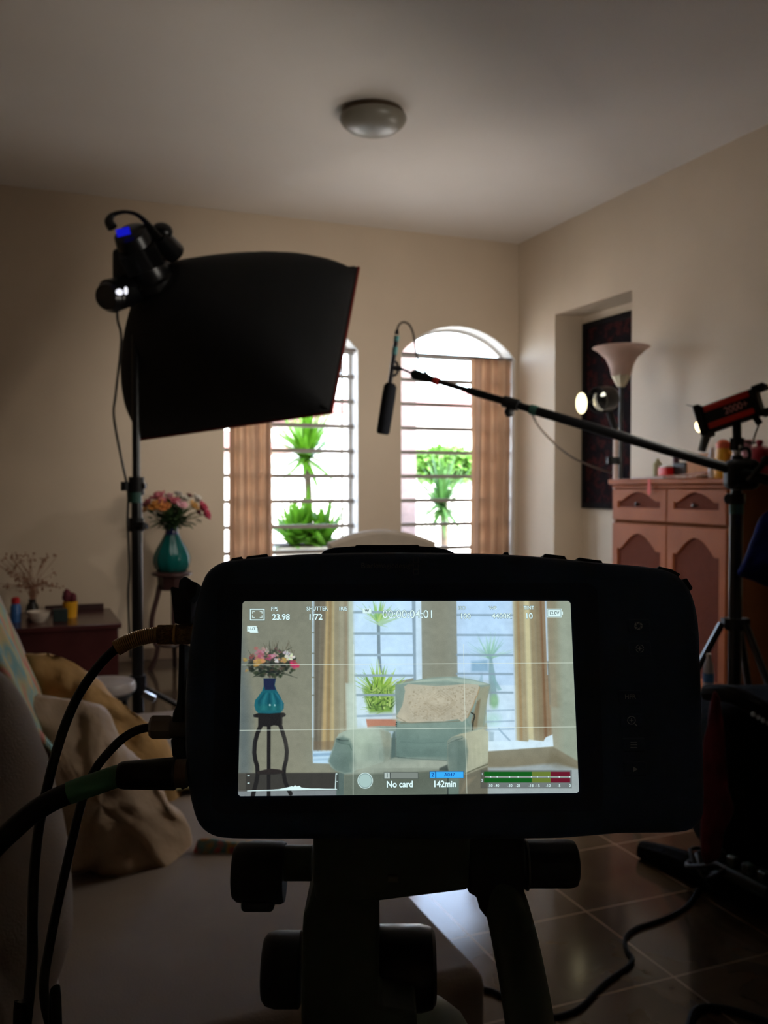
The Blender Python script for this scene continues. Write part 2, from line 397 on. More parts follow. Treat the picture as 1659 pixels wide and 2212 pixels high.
# neighbour houses with red roofs
roofm = mat('red_roof_tiles', (134, 94, 90), rough=.8, pattern=pat_wave(8, (124, 84, 80), .6, 'BANDS', 'X'))
def house(xa, xb, y, zt, zr, label):
    t = thing('neighbor_house', ((xa+xb)/2, y+2, -.02), label, 'house')
    build(G().bb((xa, y, -.02), (xb, y+5, zt)), 'wall', ow, t, smooth_=False)
    yo = y-.5
    g = G().prism([V((xa-.5, yo, zt)), V((xb+.5, yo, zt)), V((xb+.5, yo, zt+.10)), V((xa-.5, yo, zt+.10))], (0, 6, 0))
    g.add([V((xa-.5, yo, zt+.1)), V((xb+.5, yo, zt+.1)), V((xb+.5, yo+6, zt+.1)), V((xa-.5, yo+6, zt+.1)), V((xa+2, yo+3, zr)), V((xb-2, yo+3, zr))],
          [(0, 1, 5, 4), (1, 2, 5), (2, 3, 4, 5), (3, 0, 4), (0, 3, 2, 1)])
    build(g, 'roof', roofm, t, smooth_=False)
    wm = mat('house_window_glass', (70, 84, 96), rough=.2)
    for k in range(3):
        x = xa+(xb-xa)*(k+.5)/3; build(G().bb((x-.5, y-.03, .9), (x+.5, y+.02, 2.0)), 'window', wm, t, smooth_=False)
zz = onaxis(940, 893, 1, 18.0).z
house(6.4, 13.2, 18.5, zz-.02, zz+.85, 'white single-storey house with red tiled roof seen through the right-hand window')
house(-3.5, 4.8, 18.5, zz-.9, zz+.1, 'white single-storey house with red tiled roof seen through the left-hand window')
# plants
leafm = mat('bright_green_leaves', (74, 122, 22), rough=.5, var=.25, scale=8, translucent=.35)
leafd = mat('green_leaves', (58, 96, 44), rough=.5, var=.3, scale=8, translucent=.3)
leafp = mat('pale_green_leaves', (88, 132, 52), rough=.5, var=.25, scale=8, translucent=.3)
barkm = mat('plant_stem_bark', (84, 72, 60), rough=.9, var=.3, bump=.3)
potm = mat('terracotta_pot', (176, 104, 78), rough=.8, var=.12)
def leaf(g, p, az, el, L, w, droop=.5):
    d = V((math.cos(az)*math.cos(el), math.sin(az)*math.cos(el), math.sin(el))); sd = V((-math.sin(az), math.cos(az), 0)); n = 6; A = []; Bq = []
    for k in range(n+1):
        t = k/n; q = p + d*(L*t) - V((0, 0, 1))*(droop*L*t*t); ww = w*(1-t)**.7*min(1, .45+t*3)
        A.append(q-sd*ww); Bq.append(q+sd*ww)
    b = len(g.v); g.v += A+Bq; g.f += [(b+k, b+k+1, b+n+1+k+1, b+n+1+k) for k in range(n)]
def spiky(name, base, crowns, m, label, nleaf=34, L=.5, w=.02, seed=1, cat='plant', up=.2, trunk=True, group=None):
    rnd = random.Random(seed); t = thing(name, base, label, cat, group)
    if trunk:
        g = G()
        for c in crowns: g.tube([V(base), (V(base)*.4+V(c)*.6)+V((.02, 0, 0)), V(c)], [.05, .036, .03], 8, 5)
        build(g, 'trunk', barkm, t)
    g = G()
    for c in crowns:
        for k in range(nleaf):
            az = rnd.uniform(0, 2*PI); el = rnd.uniform(up-.5, 1.45); leaf(g, V(c)+V((0, 0, rnd.uniform(-.05, .04))), az, el, L*rnd.uniform(.65, 1.1), w, rnd.uniform(.02, .28))
    build(g, 'leaves', m, t, ang=180); return t
def pot(c, r, h, label):
    t = thing('plant_pot', c, label, 'plant pot')
    build(G().lathe(c, [(.0, 0), (r*.72, 0), (r*.95, h*.82), (r*1.06, h*.83), (r*1.06, h), (r*.92, h), (r*.9, h*.86), (0, h*.86)]), 'pot', potm, t)
    build(G().lathe(V(c)+V((0, 0, h*.865)), [(0, 0), (r*.9, 0), (r*.88, .012), (0, .02)]), 'soil', mat('potting_soil', (60, 44, 34), rough=1), t)
gz = -.02
c = onaxis(660, 985, 1, 8.3); b0 = onaxis(668, 1200, 1, 8.3)
ledge = mat('planter_ledge_stone', (190, 186, 176), rough=.8)
pxm, pxr = onaxis(600, 1150, 1, 8.1).x, onaxis(735, 1150, 1, 8.1).x
zt_ = onaxis(665, 1180, 1, 8.1).z
t = thing('planter_box', ((pxm+pxr)/2, 8.2, gz), 'tall pale stone planter outside the left-hand window', 'planter')
build(G().bb((pxm-.05, 8.0, gz), (pxr+.1, 8.55, zt_)), 'box', ledge, t, bevel=.01)
build(G().bb((pxm-.0, 8.05, zt_-.02), (pxr+.05, 8.5, zt_+.015)), 'soil', mat('potting_soil', (60, 44, 34), rough=1), t)
spiky('dracaena_plant', (b0.x, 8.35, zt_+.01), [V((c.x, 8.3, c.z-.02))], leafm, 'tall spiky green dracaena outside the left-hand window, on a thin stem', 110, .66, .034, 3)
c = onaxis(668, 1180, 1, 8.1)
spiky('spiky_shrub', (c.x, 8.12, zt_+.01), [V((c.x-.14, 8.12, c.z+.02)), V((c.x+.14, 8.1, c.z+.02)), V((c.x, 8.15, c.z+.05))], leafm, 'low bright green spiky shrub in the stone planter outside', 70, .52, .042, 5, up=.7, trunk=False)
c = onaxis(955, 1092, 1, 9.2)
spiky('dracaena_plant', (c.x, 9.2, gz), [c], leafd, 'spiky green dracaena on a single trunk outside the right-hand window', 130, .70, .024, 8, up=-.15)
c2_ = onaxis(958, 1185, 1, 9.0)
g = G(); rnd = random.Random(11); cc = onaxis(962, 1010, 1, 11.2)
t = thing('round_bush', (cc.x, 11.2, gz), 'soft light green bush farther away outside the right-hand window', 'bush')
for k in range(2600):
    q = V((rnd.gauss(0, 1), rnd.gauss(0, 1), rnd.gauss(0, 1))).normalized(); p = cc + V((q.x*.5, q.y*.45, q.z*.24+.02))*rnd.uniform(.75, 1.05)
    leaf(g, p, rnd.uniform(0, 6.3), rnd.uniform(-.4, 1.2), .13, .045, .3)
build(g, 'foliage', leafp, t, ang=180)
build(G().tube([V((cc.x, 11.2, gz)), cc-V((0, 0, .2))], [.05, .03]), 'trunk', barkm, t)
# ================================================================== BACKGROUND FURNITURE
black = mat('matte_black', (15, 15, 17), rough=.6, var=.15)
blackg = mat('satin_black', (14, 14, 16), rough=.3, var=.1)
blackf = mat('black_fabric', (15, 16, 20), rough=.85, var=.2, bump=.2)
chrome = mat('chrome', (190, 190, 195), rough=.15, metal=1)
teal_tape = mat('teal_tape', (70, 130, 120), rough=.6)
# --- pedestal
pc = P(371.5, 1235, 6.42); pd = V((pc.x, pc.y, 0)); pz = pc.z
wood = mat('dark_mahogany', (58, 36, 34), rough=.35, var=.25, scale=7)
t = thing('pedestal_stand', pd, 'tall dark wooden plant stand with curved legs holding the teal vase', 'plant stand')
build(G().lathe((pd.x, pd.y, pz-.03), [(0, 0), (.125, 0), (.14, .008), (.14, .024), (.13, .03), (0, .03)], n=40), 'top', wood, t)
build(G().lathe((pd.x, pd.y, pz-.125), [(.0, .01), (.088, .0), (.10, .03), (.102, .095), (0, .095)], n=8), 'apron', wood, t)
sh = .17
build(G().lathe((pd.x, pd.y, sh), [(0, 0), (.092, 0), (.098, .008), (.092, .018), (0, .018)], n=24), 'shelf', wood, t)
for ang in (200, 340, 92):
    a = math.radians(ang-22); dx, dy = math.cos(a), math.sin(a)
    prof = [(.085, pz-.10), (.105, pz-.19), (.135, pz-.30), (.142, pz-.40), (.115, pz-.52), (.10, sh+.01), (.115, .09), (.155, .0)] if ang != 92 else [(.05, pz-.10), (.05, pz-.25), (.05, .36), (.06, .2), (.07, .1), (.08, 0)]
    rs = [.020, .018, .018, .017, .016, .016, .016, .019][:len(prof)]
    build(G().tube([V((pd.x+dx*r, pd.y+dy*r, z+.004)) for r, z in prof], rs, 10, 5), 'leg', wood, t)
# --- vase
glassv = mat('teal_glass', (14, 88, 84), rough=.08, var=.15, scale=6, spec=.6, trans=.25, ior=1.3)
neckm = mat('cobalt_glass', (20, 26, 70), rough=.08, spec=.6)
vz = pz; s = 1.0/FPX*6.42
t = thing('glass_vase', (pd.x, pd.y, vz), 'fluted teal glass vase with a dark blue neck standing on the plant stand', 'vase')
hh = (1236-1150)*s
build(G().lathe((pd.x, pd.y, vz+.001), [(0, 0), (30*s, 0), (36*s, 8*s), (39.5*s, 20*s), (39*s, 32*s), (33*s, 48*s), (24*s, 64*s), (18*s, 75*s), (16.5*s, 80*s), (14.5*s, 80*s), (20*s, 64*s), (28*s, 48*s), (34*s, 32*s), (34*s, 20*s), (28*s, 6*s), (0, 5*s)], n=64, lob=10, amp=.025), 'body', glassv, t, ang=60)
build(G().lathe((pd.x, pd.y, vz+78*s), [(17*s, -1*s), (14.5*s, 6*s), (14*s, 12*s), (15.5*s, 22*s), (17*s, 26*s), (15*s, 26*s), (12.5*s, 12*s), (13*s, 6*s)], n=48, caps=False), 'neck', neckm, t, ang=60)
# --- bouquet
t = thing('flower_bouquet', (pd.x, pd.y, vz+20*s), 'loose bouquet of pink, orange and white flowers in the teal vase', 'bouquet')
fc = V((pd.x, pd.y, 0)); rndf = random.Random(4)
def FP(px, py, dd=0): return P(px, py, 6.42+dd)
gl = G(); ctr = V((pd.x, pd.y, vz+96*s))
gs = G()
leafdk = mat('dark_foliage', (52, 74, 40), rough=.6, var=.4, scale=20)
for k in range(520):
    a = rndf.uniform(0, 2*PI); el = rndf.uniform(.22, 1.35); L = rndf.uniform(30, 92)*s
    d = V((math.cos(a)*math.cos(el), math.sin(a)*math.cos(el), math.sin(el)*.8))
    leaf(gl, ctr+d*L*rndf.uniform(.15, .9), a+rndf.uniform(-.6, .6), el*.7+rndf.uniform(-.4, .3), rndf.uniform(14, 28)*s, 6.0*s, .3)
build(gl, 'foliage', leafdk, t, ang=180)
fl = [((180, 84, 96), 344, 1078, 11, -.05), ((196, 96, 108), 352, 1088, 9, -.08), ((204, 120, 36), 342, 1098, 12, -.10), ((196, 110, 44), 357, 1100, 9, -.12), ((176, 70, 84), 376, 1088, 9, -.08), ((206, 140, 150), 391, 1095, 8, -.10),
      ((206, 196, 180), 398, 1080, 7, 0), ((212, 204, 190), 424, 1082, 9, .03), ((188, 132, 60), 416, 1096, 8, -.06), ((178, 40, 66), 434, 1100, 10, -.02), ((190, 44, 74), 441, 1112, 9, -.03), ((150, 64, 70), 322, 1090, 8, .04),
      ((190, 120, 50), 316, 1102, 6, .06), ((200, 130, 140), 366, 1074, 6, .05), ((120, 60, 60), 408, 1073, 5, .0), ((190, 175, 165), 384, 1070, 6, .06), ((170, 60, 80), 426, 1108, 6, .02)]
for i, (c, px, py, r, dd) in enumerate(fl):
    p = FP(px, py, dd); g = G(); rr = r*s*1.75
    out = (p-ctr).normalized(); X, Y, Z = basis(out)
    for k in range(7):
        a = k*2*PI/7+rndf.uniform(-.2, .2); dv = X*math.cos(a)+Y*math.sin(a)
        pd_ = (dv*.8+Z*.55).normalized(); A = basis(pd_, Z)
        g.sph(p+pd_*rr*.55, (rr*.16, rr*.38, rr*.62), (A[0], A[1], A[2]), 8, 6)
    for k in range(4):
        a = k*PI/2; dv = X*math.cos(a)+Y*math.sin(a); pd_ = (dv*.35+Z).normalized(); A = basis(pd_, dv); g.sph(p+pd_*rr*.45, (rr*.16, rr*.3, rr*.5), A, 8, 6)
    c = tuple(int(.8*k_+.2*sum(c)/3-8) for k_ in c)
    build(g, 'flower', mat('petal_%d' % i, c, rough=.7, var=.25, scale=40), t, ang=180)
    gs.tube([V((pd.x, pd.y, vz+30*s)), ctr, ctr+(p-ctr)*.6+V((0, 0, .01)), p], 1.0*s, 5, 4)
for k in range(14):
    a = rndf.uniform(0, 2*PI); q = ctr+V((math.cos(a)*.09, math.sin(a)*.06, rndf.uniform(.15, .23)))
    gs.tube([ctr, q], .0015, 4)
    for j in range(5): gs.sph(q+V((rndf.gauss(0, .012), rndf.gauss(0, .012), rndf.gauss(0, .012))), .004, n=5, m=3)
build(gs, 'stems', mat('flower_stems', (88, 96, 60), rough=.7), t)
# --- low chest at left
red = mat('dark_red_mahogany', (70, 34, 34), rough=.22, var=.2, scale=5)
fr = P(256, 1346, 5.9); zt = fr.z; yb0 = fr.y; xr = fr.x
bk = onaxis(228, 1309, 2, zt)
print('chest', fr, bk)
t = thing('low_chest', ((xr-.75), yb0+.35, 0), 'low dark red wooden chest against the back wall at the left', 'chest')
yb1 = min(yb0+.78, YB-.05)
build(G().bb((xr-1.55, yb0, zt-.035), (xr+.02, yb1, zt)), 'top', red, t, bevel=.006)
build(G().bb((xr-1.52, yb0+.02, .05), (xr, yb1-.02, zt-.035)), 'body', red, t, bevel=.004)
build(G().bb((xr-1.49, yb0+.05, 0), (xr-.03, yb1-.05, .05)), 'plinth', wood, t)
def onchest(px, y): 
    q = onaxis(px, 1330, 1, y); return V((q.x, y, zt))
ym = (yb0+yb1)/2
p = onchest(152, ym+.0); S6 = 6.3/FPX
t = thing('yellow_cup', p, 'bright yellow cup holding dark flowers on the low chest', 'cup')
build(G().lathe(p, [(0, 0), (13*S6, 0), (15.5*S6, 34*S6), (14*S6, 34*S6), (12*S6, 3*S6), (0, 3*S6)]), 'cup', mat('yellow_ceramic', (206, 148, 20), rough=.35), t)
build(G().sph(p+V((-.02, 0, 46*S6)), (9*S6, 9*S6, 14*S6), jit=.3).sph(p+V((.02, 0, 40*S6)), (7*S6, 7*S6, 12*S6), jit=.3), 'flower_heads', mat('dark_crimson', (88, 30, 40), rough=.8, var=.5, scale=60), t)
p = onchest(130, yb0+.22)
single(G().box(p+V((0, 0, 13*S6)), (28*S6, 20*S6, 26*S6)), 'small_box', mat('dark_green_box', (24, 38, 36), rough=.5), 'small dark green box in front of the yellow cup', 'box', bevel=.004)
p = onchest(84, yb0+.25)
single(G().lathe(p, [(0, 0), (12*S6, 0), (22*S6, 12*S6), (24*S6, 22*S6), (22*S6, 22*S6), (11*S6, 5*S6), (0, 4*S6)]), 'bowl', mat('cream_ceramic', (200, 186, 170), rough=.4), 'cream ceramic bowl at the near edge of the low chest', 'bowl')
p = onchest(34, yb0+.30)
t = thing('spray_bottle', p, 'blue bottle with a red cap beside the sofa back', 'bottle')
build(G().lathe(p, [(0, 0), (10*S6, 0), (10.5*S6, 30*S6), (8*S6, 36*S6), (7*S6, 38*S6), (0, 38*S6)]), 'bottle', mat('blue_plastic', (44, 92, 150), rough=.35), t)
build(G().lathe(p+V((0, 0, 38*S6)), [(0, 0), (8*S6, 0), (8*S6, 10*S6), (5*S6, 13*S6), (0, 13*S6)]), 'cap', mat('red_plastic', (176, 28, 34), rough=.35), t)
p = onchest(70, ym+.12)
t = thing('dried_flower_vase', p, 'dark little vase with a spray of brown dried flowers by the wall', 'vase')
build(G().lathe(p, [(0, 0), (9*S6, 0), (14*S6, 10*S6), (12*S6, 24*S6), (7*S6, 32*S6), (8*S6, 38*S6), (6*S6, 38*S6), (0, 30*S6)]), 'vase', mat('dark_glazed_clay', (34, 28, 26), rough=.3), t)
g = G(); rd = random.Random(9)
for k in range(46):
    a = rd.uniform(0, 2*PI); top = p+V((rd.gauss(-.03, .10), rd.gauss(0, .05), rd.uniform(60, 132)*S6))
    g.tube([p+V((0, 0, 30*S6)), p+V((rd.gauss(0, .015), 0, 62*S6)), top], .0016, 4, 3)
    for j in range(4): g.sph(top+V((rd.gauss(0, .016), rd.gauss(0, .012), rd.gauss(0, .016))), rd.uniform(.004, .009), n=6, m=4)
build(g, 'dried_spray', mat('dried_brown', (140, 98, 76), rough=.9, var=.3), t)
p = onchest(190, yb1-.06)
single(G().bb((onchest(98, yb1-.06).x, yb1-.07, zt), (onchest(224, yb1-.06).x, yb1-.045, zt+.045)), 'wooden_tray', wood, 'long dark wooden tray edge standing at the back of the low chest', 'tray', bevel=.003)
# --- white round stool
q = P(225, 1472, 4.7); 
t = thing('round_stool', (q.x, q.y, 0), 'round white padded stool between the sofa and the light stand', 'stool')
wp = mat('white_vinyl', (168, 158, 154), rough=.4, var=.04)
r = 66*4.7/FPX; zc_ = q.z
build(G().lathe((q.x, q.y, zc_-.06), [(0, 0), (r*.9, 0), (r, .015), (r*1.01, .04), (r*.95, .06), (r*.6, .068), (0, .07)], n=40), 'seat', wp, t)
build(G().lathe((q.x, q.y, zc_-.085), [(0, 0), (r*.85, 0), (r*.85, .025), (0, .025)]), 'seat_ring', black, t)
for k in range(4):
    a = k*PI/2+.5; build(G().cyl((q.x+math.cos(a)*r*.75, q.y+math.sin(a)*r*.75, zc_-.08), (q.x+math.cos(a)*r*.95, q.y+math.sin(a)*r*.95, 0), .012), 'leg', blackg, t)
# --- armchair
ac = V((2.24, 5.40, 0)); az = math.radians(200-0)
fd = V((-.20, -1, 0)).normalized(); sd = V((-fd.y, fd.x, 0)); up = V((0, 0, 1)); AB = (sd, -fd, up)   # x side, y back, z up
sage = mat('sage_linen', (140, 128, 114), rough=.9, var=.06, scale=12, bump=.3)
def A(x, y, z): return ac + sd*x - fd*y + up*z
t = thing('armchair', ac, 'pale sage upholstered armchair with an arched back in front of the windows', 'armchair')
build(G().rbox(A(0, -.02, .22), (.78, .74, .22), .04, AB), 'base', sage, t)
build(G().rbox(A(0, -.08, .38), (.54, .62, .15), .05, AB), 'seat_cushion', sage, t, sub=1)
W_ = 250*5.8/FPX/2
bl = []
for y, ins in ((.25, .02), (.28, .0), (.37, .0), (.40, .02)):
    pts = []
    for k in range(13):
        u = -1+2*k/12; pts.append(A(u*(W_-ins), y+.05, .915+.085*(1-u*u)-ins))
    for k in range(7): pts.append(A((W_-ins)*(1-.03*k/6), y+.05*(1-k/6), .88-(.68*k/6)))
    for k in range(7): pts.append(A(-(W_-ins)*(.97+.03*k/6), y+.05*k/6, .20+.68*k/6))
    bl.append(pts)
build(G().loft(bl), 'backrest', sage, t)
build(G().rbox(A(0, .18, .60), (.52, .16, .36), .06, AB), 'back_cushion', sage, t, sub=1)
for sgn in (-1, 1):
    build(G().rbox(A(sgn*.335, -.06, .40), (.15, .66, .20), .04, AB).cyl(A(sgn*.335, -.39, .52), A(sgn*.335, .24, .52), .085, n=24), 'arm', sage, t)
    build(G().lathe(A(sgn*.335, -.42, .52), [(0, .0), (.06, .0), (.088, .02), (.094, .06), (.094, .46), (0, .46)], -fd), 'arm_cover', mat('arm_cover_linen', (160, 156, 138), rough=.9), t)
for sx in (-1, 1):
    for sy in (-.33, .30): build(G().cyl(A(sx*.34, sy, 0), A(sx*.34, sy, .12), .02, .026, 12), 'leg', wood, t)
pil = blob([(0, 0)], 1, 1, sub=1) if False else None
g = G()
def pf(u, v):
    x = (u-.5)*2; z = (v-.5)*2; k = max(0, (1-x**4)*(1-z**4))**.5
    return A(x*.22*(1-.08*(1-abs(z))), .045-.055*k+.06*v, .72+z*.13*(1-.06*(1-abs(x)))-.0)
def pb(u, v):
    x = (u-.5)*2; z = (v-.5)*2; k = max(0, (1-x**4)*(1-z**4))**.5
    return A(x*.22*(1-.08*(1-abs(z))), .045+.045*k+.06*v, .72+z*.13*(1-.06*(1-abs(x))))
g.grid(pf, 16, 12).grid(pb, 16, 12)
single(g, 'lace_pillow', mat('cream_lace', (190, 180, 160), rough=.95, bump=.5, bscale=120), 'cream lace pillow leaning on the armchair back', 'pillow')

# ================================================================== DRESSER
DX = 3.60; dy0 = onaxis(1573, 1100, 0, DX).y; dy1 = onaxis(1322, 1100, 0, DX).y; DZ = 1.345
print('dresser', dy0, dy1)
pine = mat('pinkish_pine', (150, 84, 50), rough=.6, spec=.25, var=.14, scale=5, bump=.05)
cane = mat('woven_cane_panel', (112, 58, 42), rough=.8, spec=.1, var=.1, bump=.3, bscale=90, pattern=pat_wave(60, (82, 44, 34), .5, 'BANDS', 'DIAGONAL'))
pined = mat('pine_side_panel', (104, 60, 34), rough=.85, spec=.1, var=.15, scale=5)
dyc = (dy0+dy1)/2
t = thing('dresser', ((DX+XR)/2, dyc, 0), 'tall pinkish pine dresser with arched cane panels on the right', 'dresser')
build(G().bb((DX+.02, dy0+.01, .06), (XR-.01, dy1-.01, DZ-.035)), 'body', pined, t, bevel=.003)
build(G().bb((DX-.02, dy0-.02, DZ-.035), (XR-.005, dy1+.02, DZ)), 'top', pine, t, bevel=.008)
build(G().bb((DX+.0, dy0+.0, DZ-.06), (DX+.05, dy1-.0, DZ-.036)), 'cornice', pine, t, bevel=.006)
build(G().bb((DX+.03, dy0+.03, 0), (XR-.03, dy1-.03, .06)), 'plinth', pine, t)
def arch_in(ya, yb, z0, zs, zk, x, n=20):
    pts = []; w = yb-ya; ym_ = (ya+yb)/2
    for k in range(n+1):      # top: ogee arch from yb to ya
        u = k/n; y = yb-w*u; c = abs(2*u-1)
        h = (zk-zs)*(max(0, math.cos(min(1, c/.80)*PI)*.5+.5))**.5
        pts.append(V((x, y, zs+h)))
    for k in range(1, 6): pts.append(V((x, ya, zs+(z0-zs)*k/6)))
    for k in range(0, 7): pts.append(V((x, ya+w*k/6, z0)))
    for k in range(1, 6): pts.append(V((x, yb, z0+(zs-z0)*k/6)))
    return pts
def arch_out(inn, ya, yb, z0, z1, x, n=20):
    o = []
    for i, p in enumerate(inn):
        if i <= n: o.append(V((x, yb+(ya-yb)*i/n, z1)))
        elif i <= n+5: o.append(V((x, ya, z1+(z0-z1)*(i-n)/6)))
        elif i <= n+12: o.append(V((x, ya+(yb-ya)*(i-n-6)/6, z0)))
        else: o.append(V((x, yb, z0+(z1-z0)*(i-n-12)/6)))
    return o
def front(name, ya, yb, z0, z1, pz0_, pzs, pzk, mar):
    inn = arch_in(ya+mar, yb-mar, pz0_, pzs, pzk, DX-.004); out = arch_out(inn, ya, yb, z0, z1, DX-.004)
    o = build(G().ring(out, inn, (.022, 0, 0)), name, pine, t, smooth_=False, bevel=.0025)
    build(G().bb((DX+.010, ya+.02, z0+.02), (DX+.018, yb-.02, z1-.02)), 'cane_panel', cane, o)
    return o
mid = onaxis(1441, 1100, 0, DX).y
brass = mat('dark_brass_knob', (46, 34, 30), rough=.35, metal=.5)
for ya, yb in ((dy0+.012, mid-.006), (mid+.006, dy1-.012)):
    d_ = front('drawer', ya, yb, 1.085, DZ-.065, 1.165, 1.205, 1.262, .055)
    build(G().lathe((DX+.012, (ya+yb)/2, 1.188), [(0, 0), (.006, 0), (.006, .02), (.014, .026), (.012, .036), (0, .04)], (-1, 0, 0)), 'knob', brass, d_)
    d_ = front('door', ya, yb, .10, 1.062, .20, .90, 1.0, .05)
    build(G().lathe((DX-.003, yb-.025 if ya < mid-.1 else ya+.025, .72), [(0, 0), (.006, 0), (.006, .015), (.012, .02), (.010, .03), (0, .033)], (-1, 0, 0)), 'knob', brass, d_)
# things on the dresser
def onD(px, x): q = onaxis(px, 1030, 0, x); return V((x, q.y, DZ))
S5 = 5.3/FPX
p = onD(1438, DX+.16)
t = thing('red_candle_jar', p, 'small red jar with a white lid at the front of the dresser top', 'jar')
build(G().rbox(p+V((0, 0, .036)), (.06, .085, .072), .008), 'jar', mat('red_glass', (200, 14, 20), rough=.3), t)
build(G().rbox(p+V((0, 0, .078)), (.05, .07, .012), .004), 'lid', whitem, t)
p = onD(1420, DX+.30)
single(G().lathe(p, [(0, 0), (.03, 0), (.03, .10), (.012, .12), (.012, .135), (0, .135)]), 'bottle', mat('pale_olive_plastic', (164, 156, 120), rough=.5), 'pale olive bottle behind the red jar on the dresser', 'bottle')
p = onD(1460, DX+.22)
single(G().lathe(p, [(0, 0), (.02, 0), (.02, .16), (.016, .17), (0, .17)]), 'candle', mat('dark_wine_candle', (70, 30, 36), rough=.5), 'slim dark wine candle behind the boom pole', 'candle')
p = onD(1480, DX+.24)
single(G().rbox(p+V((0, 0, .05)), (.10, .12, .10), .01), 'tin_box', mat('dark_grey_tin', (54, 50, 48), rough=.4, metal=.4), 'dark grey tin box on the dresser behind the boom pole', 'box')
p = onD(1480, DX+.10)
g = G().add([p+V((-.06, -.16, .004)), p+V((-.06, .2, .004)), p+V((.10, .2, .006)), p+V((.10, -.16, .02)), p+V((-.06, -.16, .012)), p+V((-.06, .2, .014)), p+V((.10, .2, .03)), p+V((.10, -.16, .05))], [(0, 1, 2, 3), (4, 5, 6, 7), (0, 1, 5, 4), (1, 2, 6, 5), (2, 3, 7, 6), (3, 0, 4, 7)])
single(g, 'magazine', mat('glossy_magazine', (188, 150, 132), rough=.25, pattern=pat_vor(14, [(120, 70, 60), (205, 180, 165), (170, 110, 90), (190, 185, 190)])), 'glossy magazine lying at the front edge of the dresser top', 'magazine')
p = onD(1375+30, DX+.06)
g = G().bb(p+V((-.05, -.18, .0)), p+V((.12, .12, .012)))
single(g, 'folded_paper', mat('pale_paper', (190, 176, 170), rough=.7), 'pale folded papers at the far front corner of the dresser', 'paper')
p = onD(1402, DX-.025)
g = G().prism([V((DX-.026, p.y-.012, DZ-.002)), V((DX-.026, p.y+.012, DZ-.002)), V((DX-.026, p.y+.018, DZ-.085)), V((DX-.026, p.y, DZ-.105)), V((DX-.026, p.y-.018, DZ-.085))], (.003, 0, 0))
single(g, 'red_tag', mat('coral_red_tag', (206, 80, 66), rough=.6), 'little coral red tag hanging over the dresser edge', 'tag')
p = onD(1528, DX+.28)
single(G().rbox(p+V((0, 0, .075)), (.16, .20, .15), .01), 'cardboard_box', mat('tan_cardboard', (186, 130, 92), rough=.7), 'tan cardboard box standing behind the yellow pitcher', 'box')
p = onD(1562, DX+.16)
t = thing('yellow_pitcher', p, 'yellow plastic pitcher with an orange lid on the dresser', 'pitcher')
build(G().lathe(p, [(0, 0), (.05, 0), (.055, .08), (.045, .15), (.04, .17), (0, .17)]), 'jug', mat('yellow_plastic', (206, 144, 20), rough=.4), t)
build(G().lathe(p+V((0, 0, .17)), [(0, 0), (.04, 0), (.042, .03), (.02, .05), (0, .055)]), 'lid', mat('orange_lid', (198, 84, 46), rough=.4), t)
build(G().tube([p+V((0, -.045, .15)), p+V((0, -.085, .13)), p+V((0, -.08, .06)), p+V((0, -.05, .04))], .007, 8, 5), 'handle', MATS['yellow_plastic'], t)
p = onD(1537, DX+.13)
single(G().lathe(p, [(0, 0), (.02, 0), (.02, .13), (.012, .15), (.012, .175), (0, .175)]), 'slim_bottle', mat('pearl_plastic', (196, 184, 184), rough=.3), 'slim pearly bottle beside the yellow pitcher', 'bottle')
p = onD(1640, DX+.30)
t = thing('red_canister', p, 'dark red canister with a knobbed lid at the near end of the dresser', 'canister')
cr = mat('crimson_enamel', (132, 22, 34), rough=.35, var=.2)
build(G().lathe(p, [(0, 0), (.085, 0), (.09, .02), (.09, .13), (.085, .15), (0, .15)]), 'body', cr, t)
build(G().lathe(p+V((0, 0, .15)), [(0, 0), (.088, 0), (.08, .015), (.03, .03), (.012, .032), (.022, .05), (.018, .065), (0, .068)]), 'lid', cr, t)
p = onD(1612, DX+.14)
single(G().lathe(p, [(0, 0), (.022, 0), (.026, .10), (.03, .21), (.024, .21), (.018, .02), (0, .02)]), 'tall_glass', mat('pink_tinted_glass', (206, 150, 158), rough=.1, trans=.3, ior=1.3), 'tall pink tinted glass beside the red canister', 'glass')
# --- torchiere
tp = V((3.80, 5.12, 0)); D6 = (tp-C0).dot(Ff); 
cx_ = CX+FPX*(tp-C0).dot(Rr)/D6; print('torchiere px', cx_, D6)
zr = P(1350, 752, D6).z; k6 = D6/FPX
t = thing('torchiere_lamp', tp, 'torchiere floor lamp with a white trumpet glass bowl beside the dresser', 'floor lamp')
bowl = mat('alabaster_glass_bowl', (214, 184, 170), rough=.35, var=.04, translucent=.3)
build(G().lathe((tp.x, tp.y, zr), [(58*k6, 0), (61*k6, -2*k6), (50*k6, -9*k6), (34*k6, -24*k6), (25*k6, -42*k6), (20*k6, -62*k6), (16*k6, -62*k6), (21*k6, -40*k6), (30*k6, -22*k6), (46*k6, -6*k6)], n=48, caps=False), 'glass_bowl', bowl, t, ang=80)
build(G().lathe((tp.x, tp.y, zr-86*k6), [(0, 0), (7*k6, 0), (11*k6, 7*k6), (15*k6, 16*k6), (20*k6, 27*k6), (18*k6, 29*k6), (0, 27*k6)], n=24, lob=8, amp=.08), 'ornate_cup', mat('antique_silver', (196, 186, 160), rough=.3, metal=.6, bump=.8, bscale=120), t)
build(G().cyl((tp.x, tp.y, .02), (tp.x, tp.y, zr-84*k6), .013), 'pole', blackg, t)
build(G().lathe(tp, [(0, 0), (.095, 0), (.095, .02), (.03, .04), (0, .04)]), 'base', blackg, t)
